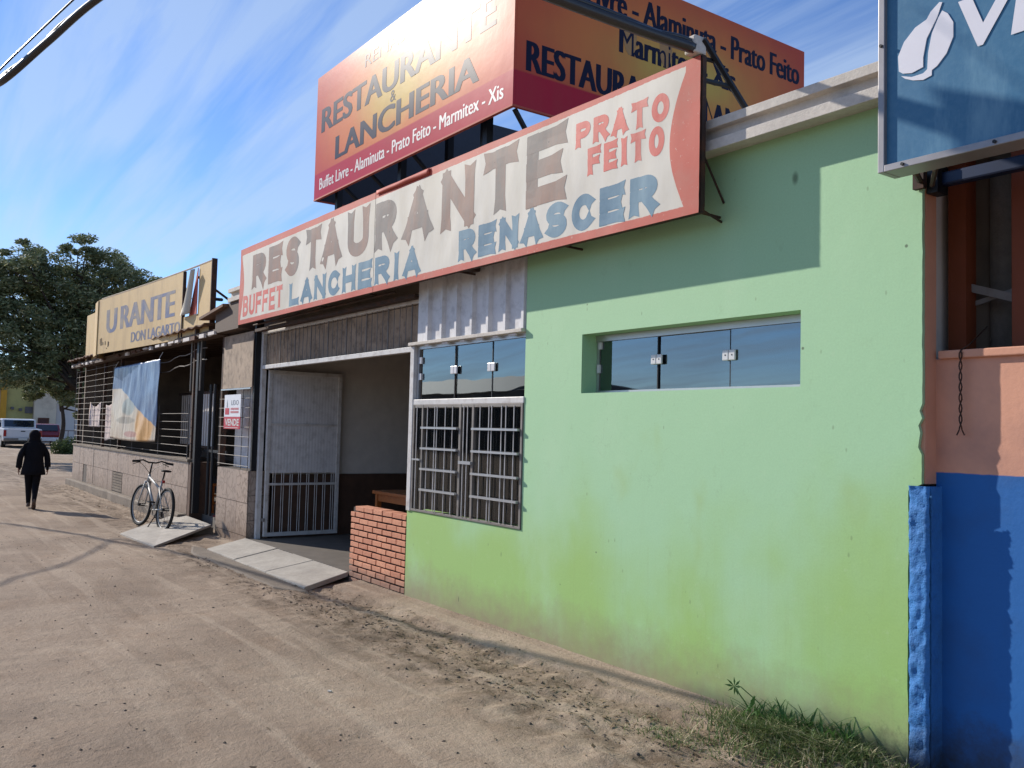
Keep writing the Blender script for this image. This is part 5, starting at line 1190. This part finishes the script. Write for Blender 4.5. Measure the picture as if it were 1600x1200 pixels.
# ------------------------------------------------------------------ far houses
FX = -68
yb = thing("yellow_house", (FX, 7, 0), "pale yellow two storey building with an orange framed bay at the street end", "building")
MB().box(FX - 8, FX, 7.25, 8.85, -.3, 4.2).build("wall", M['yellow_wall'], yb)
MB().box(FX - 8, FX + .3, 7.15, 8.86, 4.2, 4.32).build("parapet_cap", M['grey_dark'], yb)
MB().box(FX - 8, FX + .05, 2.0, 6.9, -.3, 4.05).build("wall", M['cream_wall'], yb)
MB().box(FX - .2, FX + .3, 6.9, 7.25, -.3, 4.2).build("pillar", M['ochre'], yb); MB().box(FX - .2, FX + .3, 2.0, 6.9, 3.5, 4.2).build("lintel", M['ochre'], yb)
MB().box(FX + .05, FX + .3, 5.9, 6.5, .3, 1.9).build("door", M['ochre'], yb)
for y, z in ((7.62, 2.33), (8.10, 2.25)):
    MB().box(FX, FX + .2, y - .09, y + .09, z - .13, z + .05).build("meter_box", M['grey_dark'], yb)
w_ = MB().box(FX, FX + .06, 8.38, 8.83, 1.98, 2.42).build("window", M['grey_dark'], yb)
cb_ = thing("cream_house", (FX, 10, 0), "cream rendered house with a brown framed doorway behind the trees", "building")
MB().box(FX - 8, FX + .6, 8.86, 10.2, -.3, 3.9).build("wall", M['cream_wall'], cb_)
MB().box(FX - 8, FX + .8, 8.8, 10.3, 3.9, 4.0).build("roof", M['ceramic'], cb_)
MB().box(FX + .6, FX + .66, 9.10, 9.78, .0, 1.70).build("door_frame", M['ceramic'], cb_)
MB().box(FX + .66, FX + .70, 9.2, 9.62, .0, 1.60).build("door", M['door_brown'], cb_)
wb = thing("white_house", (FX, 13, 0), "low white walled house partly hidden behind the tree trunk", "building")
MB().box(FX - 8, FX, 10.3, 22, -.3, 3.3).build("wall", M['white_wall'], wb)
MB().obox((FX - 4, 16, 3.7), (4.6, 0, 0), (0, 6.2, 0), (0, 0, .4)).build("roof", M['ceramic'], wb)
MB().box(FX, FX + .1, 12.2, 13.0, .9, 1.7).build("window", M['grey_dark'], wb)
gt = thing("street_railing", (-60, 9.6, 0), "small grey metal railing in front of the white house", "railing")
for z in (.45, .95): MB().tube([(-60, 9.35, z), (-60, 10.2, z)], .03, 6).build("rail", M['grey_metal'], gt)
for y in (9.35, 9.78, 10.2): MB().tube([(-60, y, 0), (-60, y, .97)], .03, 6).build("post", M['grey_metal'], gt)
op = thing("warehouse", (-45, -26, 0), "long low grey warehouse across the road, seen only in the window reflections", "building")
MB().box(-110, -44, -36, -26, 0, 4.2).build("wall", M['shed'], op)
for a, b, h in ((-70, -48, 1.5), (-47, -44, .6)): MB().prism([(0, 0), (10.6, 0), (5.3, h)], (a, -36.3, 4.2), (0, 1, 0), (0, 0, 1), (b - a, 0, 0)).build("roof", M['grey_dark'], op)

# ------------------------------------------------------------------ trees and bushes
def leaves(mb, c, rx, ry, rz, n, size, rnd, shell=.35, flat=.6):
    for _ in range(n):
        while True:
            p = Vector((rnd.uniform(-1, 1), rnd.uniform(-1, 1), rnd.uniform(-1, 1)))
            if shell < p.length < 1: break
        p = Vector(c) + Vector((p.x * rx, p.y * ry, p.z * rz)); s_ = size * rnd.uniform(.6, 1.4)
        u = Vector((rnd.gauss(0, 1), rnd.gauss(0, 1), rnd.gauss(0, flat))).normalized(); v = u.orthogonal().normalized(); v = (v * math.cos(1.3) + u.cross(v) * math.sin(rnd.uniform(-3, 3))).normalized()
        mb.v += [tuple(p - u * s_), tuple(p + v * s_ * .32), tuple(p + u * s_), tuple(p - v * s_ * .32)]; k = len(mb.v); mb.f.append((k - 4, k - 3, k - 2, k - 1)); mb.mi.append(0)
def tree(name, base, clumps, nleaf, lsize, label, trunk_r, mat, seed, trunk_top):
    rnd = random.Random(seed); t = thing(name, base, label, "tree"); b = Vector(base); tt = Vector(trunk_top)
    mid = (b + tt) / 2 + Vector((.1, .15, 0)); MB().tube(catmull([b, mid, tt], 6), [trunk_r * (1 - .04 * i) for i in range(13)], 10).build("trunk", M['bark'], t, smooth=True)
    lm = MB()
    for (cx_, cy_, cz_, rx, ry, rz, w_) in clumps:
        c = Vector((cx_, cy_, cz_)); m_ = (tt + c) / 2 + Vector((rnd.uniform(-.3, .3), rnd.uniform(-.3, .3), -.2)); st = b.lerp(tt, rnd.uniform(.75, 1))
        L_ = catmull([st, m_, c], 5); lm.tube(L_, [max(.02, trunk_r * .42 * (1 - i / 11)) for i in range(len(L_))], 6)
        for _ in range(3):
            e = c + Vector((rnd.uniform(-1, 1) * rx, rnd.uniform(-1, 1) * ry, rnd.uniform(-.8, .8) * rz)) * .8; lm.tube([m_.lerp(c, .6), (m_ + e * 2) / 3 + Vector((0, 0, .1)), e], [.035, .025, .01], 5)
    lm.build("limbs", M['bark'], t, smooth=True)
    q = MB(); tot = sum(c[6] for c in clumps)
    for (cx_, cy_, cz_, rx, ry, rz, w_) in clumps:
        ns = int(13 * w_) + 5; per = int(nleaf * w_ / tot / ns)
        for _ in range(ns):
            while True:
                p = Vector((rnd.uniform(-1, 1), rnd.uniform(-1, 1), rnd.uniform(-1, 1)))
                if p.length < 1: break
            f = rnd.uniform(.22, .5); leaves(q, (cx_ + p.x * rx, cy_ + p.y * ry, cz_ + p.z * rz), rx * f * 1.2, ry * f * 1.2, rz * f * .8, per, lsize, rnd, 0)
    q.build("crown", mat, t)["kind"] = "stuff"
    return t
# large tree: crown spans y 3.3..9 at x -38
cl_ = []; rnd = random.Random(11)
for cy_, cz_, r_, w_ in ((5.6, 7.4, 1.1, 1.2), (4.4, 6.7, 1.0, 1.1), (6.9, 6.9, 1.15, 1.3), (3.6, 5.6, 1.0, 1.1), (5.2, 5.7, 1.3, 1.6), (7.0, 5.4, 1.2, 1.4), (8.2, 6.3, 1.0, 1.0), (9.0, 7.0, .7, .5), (3.7, 4.2, .95, .8), (5.0, 4.2, 1.0, 1.0), (6.4, 3.9, .95, 1.0), (2.7, 6.4, .9, .8), (2.4, 4.8, .8, .7), (7.9, 4.4, .8, .7), (5.2, 3.2, .6, .45), (6.2, 2.9, .55, .4), (4.3, 7.4, .7, .5), (6.3, 8.0, .6, .4), (9.2, 6.2, .7, .5), (4.4, 3.3, .8, .8), (5.6, 2.7, .7, .6), (3.4, 3.2, .7, .6), (6.8, 3.2, .7, .7), (6.0, 6.4, 1.2, 1.2), (4.2, 5.4, 1.1, 1.0), (3.0, 5.6, 1.0, 1.0), (2.2, 6.6, .8, .8), (9.9, 6.7, .6, .5), (8.6, 5.6, .9, .9), (7.6, 7.2, .9, .8), (3.6, 7.0, .8, .8), (7.4, 5.2, .9, .8), (6.2, 4.8, 1.0, 1.0)):
    cl_.append((-38 + rnd.uniform(-1.2, 1.2), cy_, cz_, r_ * 1.3, r_ * 1.1, r_ * .92, w_))
tree("large_tree", (-38, 6.75, .05), cl_, 115000, .08, "large dark spreading tree rising behind the old restaurant", .24, M['leaf'], 5, (-38, 6.5, 3.4))
tree("small_tree", (-50, 7.75, .1), [(-50, 7.8, 3.6, 1, .8, .6, 1), (-50, 8.6, 2.7, .9, .8, .55, 1), (-50, 9.1, 1.9, .6, .6, .4, .6), (-50, 7.3, 4.4, 1, .8, .6, 1)], 9000, .10, "slim young tree with a straight trunk in front of the cream house", .13, M['leaf'], 8, (-50, 7.75, 2.6))
rnd = random.Random(3); q = MB()
for cx_, cy_, cz_, rr in ((-44, 6.9, .35, .42), (-44.3, 7.35, .42, .5), (-44, 7.8, .45, .5), (-43.6, 7.1, .25, .35)): leaves(q, (cx_, cy_, cz_), rr, rr, rr * .9, 700, .07, rnd, 0, 1)
bu = thing("bush", (-44, 7.3, 0), "round green bush at the corner of the old restaurant wall", "bush"); q.build("foliage", M['bush'], bu)["kind"] = "stuff"
MB().tube([(-44, 7.3, 0), (-44, 7.3, .5)], .04, 6).build("stem", M['bark'], bu)

# ------------------------------------------------------------------ grass and weeds
def blades(mb, n, fn, h0, h1, rnd, w=.0035, bend=.5):
    for _ in range(n):
        x, y = fn(); z = gheight(x, y) - .005; h = rnd.uniform(h0, h1); a = rnd.random() * 6.28; d = Vector((math.cos(a), math.sin(a), 0)); s_ = Vector((-d.y, d.x, 0)) * w * rnd.uniform(.6, 1.4); b_ = rnd.uniform(.1, bend) * h * 1.6
        p = Vector((x, y, z)); k = len(mb.v); vs = []
        for i, t in enumerate((0, .4, .75)): c = p + Vector((0, 0, h * t * (1 - .25 * t))) + d * b_ * t * t; vs += [c - s_ * (1 - t * .5), c + s_ * (1 - t * .5)]
        vs.append(p + Vector((0, 0, h * .78)) + d * b_)
        mb.add(vs, [(0, 1, 3, 2), (2, 3, 5, 4), (4, 5, 6)])
rnd = random.Random(21)
def gpos():
    while True:
        x, y = rnd.gauss(-2.92, .24), rnd.gauss(3.92, .13)
        if x > -3.75 and y < 4.06: return x, y
q = MB(); blades(q, 6500, gpos, .015, .10, rnd, .0026, 1.2)
tag(q.build("grass", M['grass']), "low tangled grass at the foot of the green wall", kind="stuff")
q = MB(); blades(q, 800, lambda: (rnd.gauss(-3.42, .15), rnd.gauss(3.55, .08)), .010, .04, rnd, .0022, .9)
tag(q.build("grass", M['grass']), "thin patch of dry grass on the dirt in front of the grass clump", kind="stuff")
q = MB(); blades(q, 190, lambda: (rnd.uniform(-3.3, -2.65), rnd.uniform(3.93, 4.06)), .07, .20, rnd, .006, .8)
tag(q.build("tall_grass", M['weed']), "taller dark green grass blades against the green wall", kind="stuff")
q = MB(); blades(q, 700, lambda: (rnd.uniform(-6.5, -3.3), rnd.uniform(4.03, 4.09)), .01, .045, rnd, .003, .5)
tag(q.build("wall_weeds", M['dry']), "dry stubble along the joint of wall and footing", kind="stuff")
wd = thing("weed", (-3.28, 4.0, .03), "leafy weed stem leaning against the green wall above the grass", "weed")
q = MB(); stem = catmull([(-3.24, 4.02, .02), (-3.30, 4.0, .12), (-3.38, 3.98, .21)], 5); q.tube(stem, .0035, 5); q.tube(catmull([(-3.16, 4.02, .02), (-3.2, 4.0, .14), (-3.33, 3.98, .22)], 5), .003, 5); q.build("stem", M['weed'], wd)
for k in range(9):
    a = k * .72 + .2; c = Vector((-3.38, 3.98, .212)); d = Vector((math.cos(a), .35 * math.sin(a * 1.7), math.sin(a))).normalized(); n_ = d.cross(Vector((0, 1, 0))).normalized() * .007
    MB().add([c, c + d * .028 + n_, c + d * .055 + Vector((0, -.006, 0)), c + d * .028 - n_], [(0, 1, 2, 3)]).build("leaf", M['weed'], wd)
MB().add([(-3.27, 3.985, .12), (-3.262, 3.975, .165), (-3.235, 3.98, .20), (-3.245, 3.99, .15)], [(0, 1, 2, 3)]).build("leaf", M['weed'], wd)
def bit(name, loc, sx, sy, sz, rot, mat, label, cat):
    q = MB(); q.box(-sx / 2, sx / 2, -sy / 2, sy / 2, 0, sz); o = q.build(name, mat, None, bevel=min(sx, sy, sz) * .3); o.location = (loc[0], loc[1], gheight(*loc[:2]) + .002); o.rotation_euler = (0, 0, rot); tag(o, label, cat)
bit("wood_chip", (-5.12, 2.35), .03, .014, .010, .4, M['pale_bit'], "small pale block of litter on the open dirt road", "litter")
bit("wood_chip", (-6.2, 1.62), .05, .008, .005, .5, M['dry'], "thin brown splinter lying on the dirt, nearest the left edge", "litter")
bit("wood_chip", (-4.2, 1.55), .035, .008, .006, .9, M['dry'], "short dark twig on the dirt near the bottom edge", "litter")
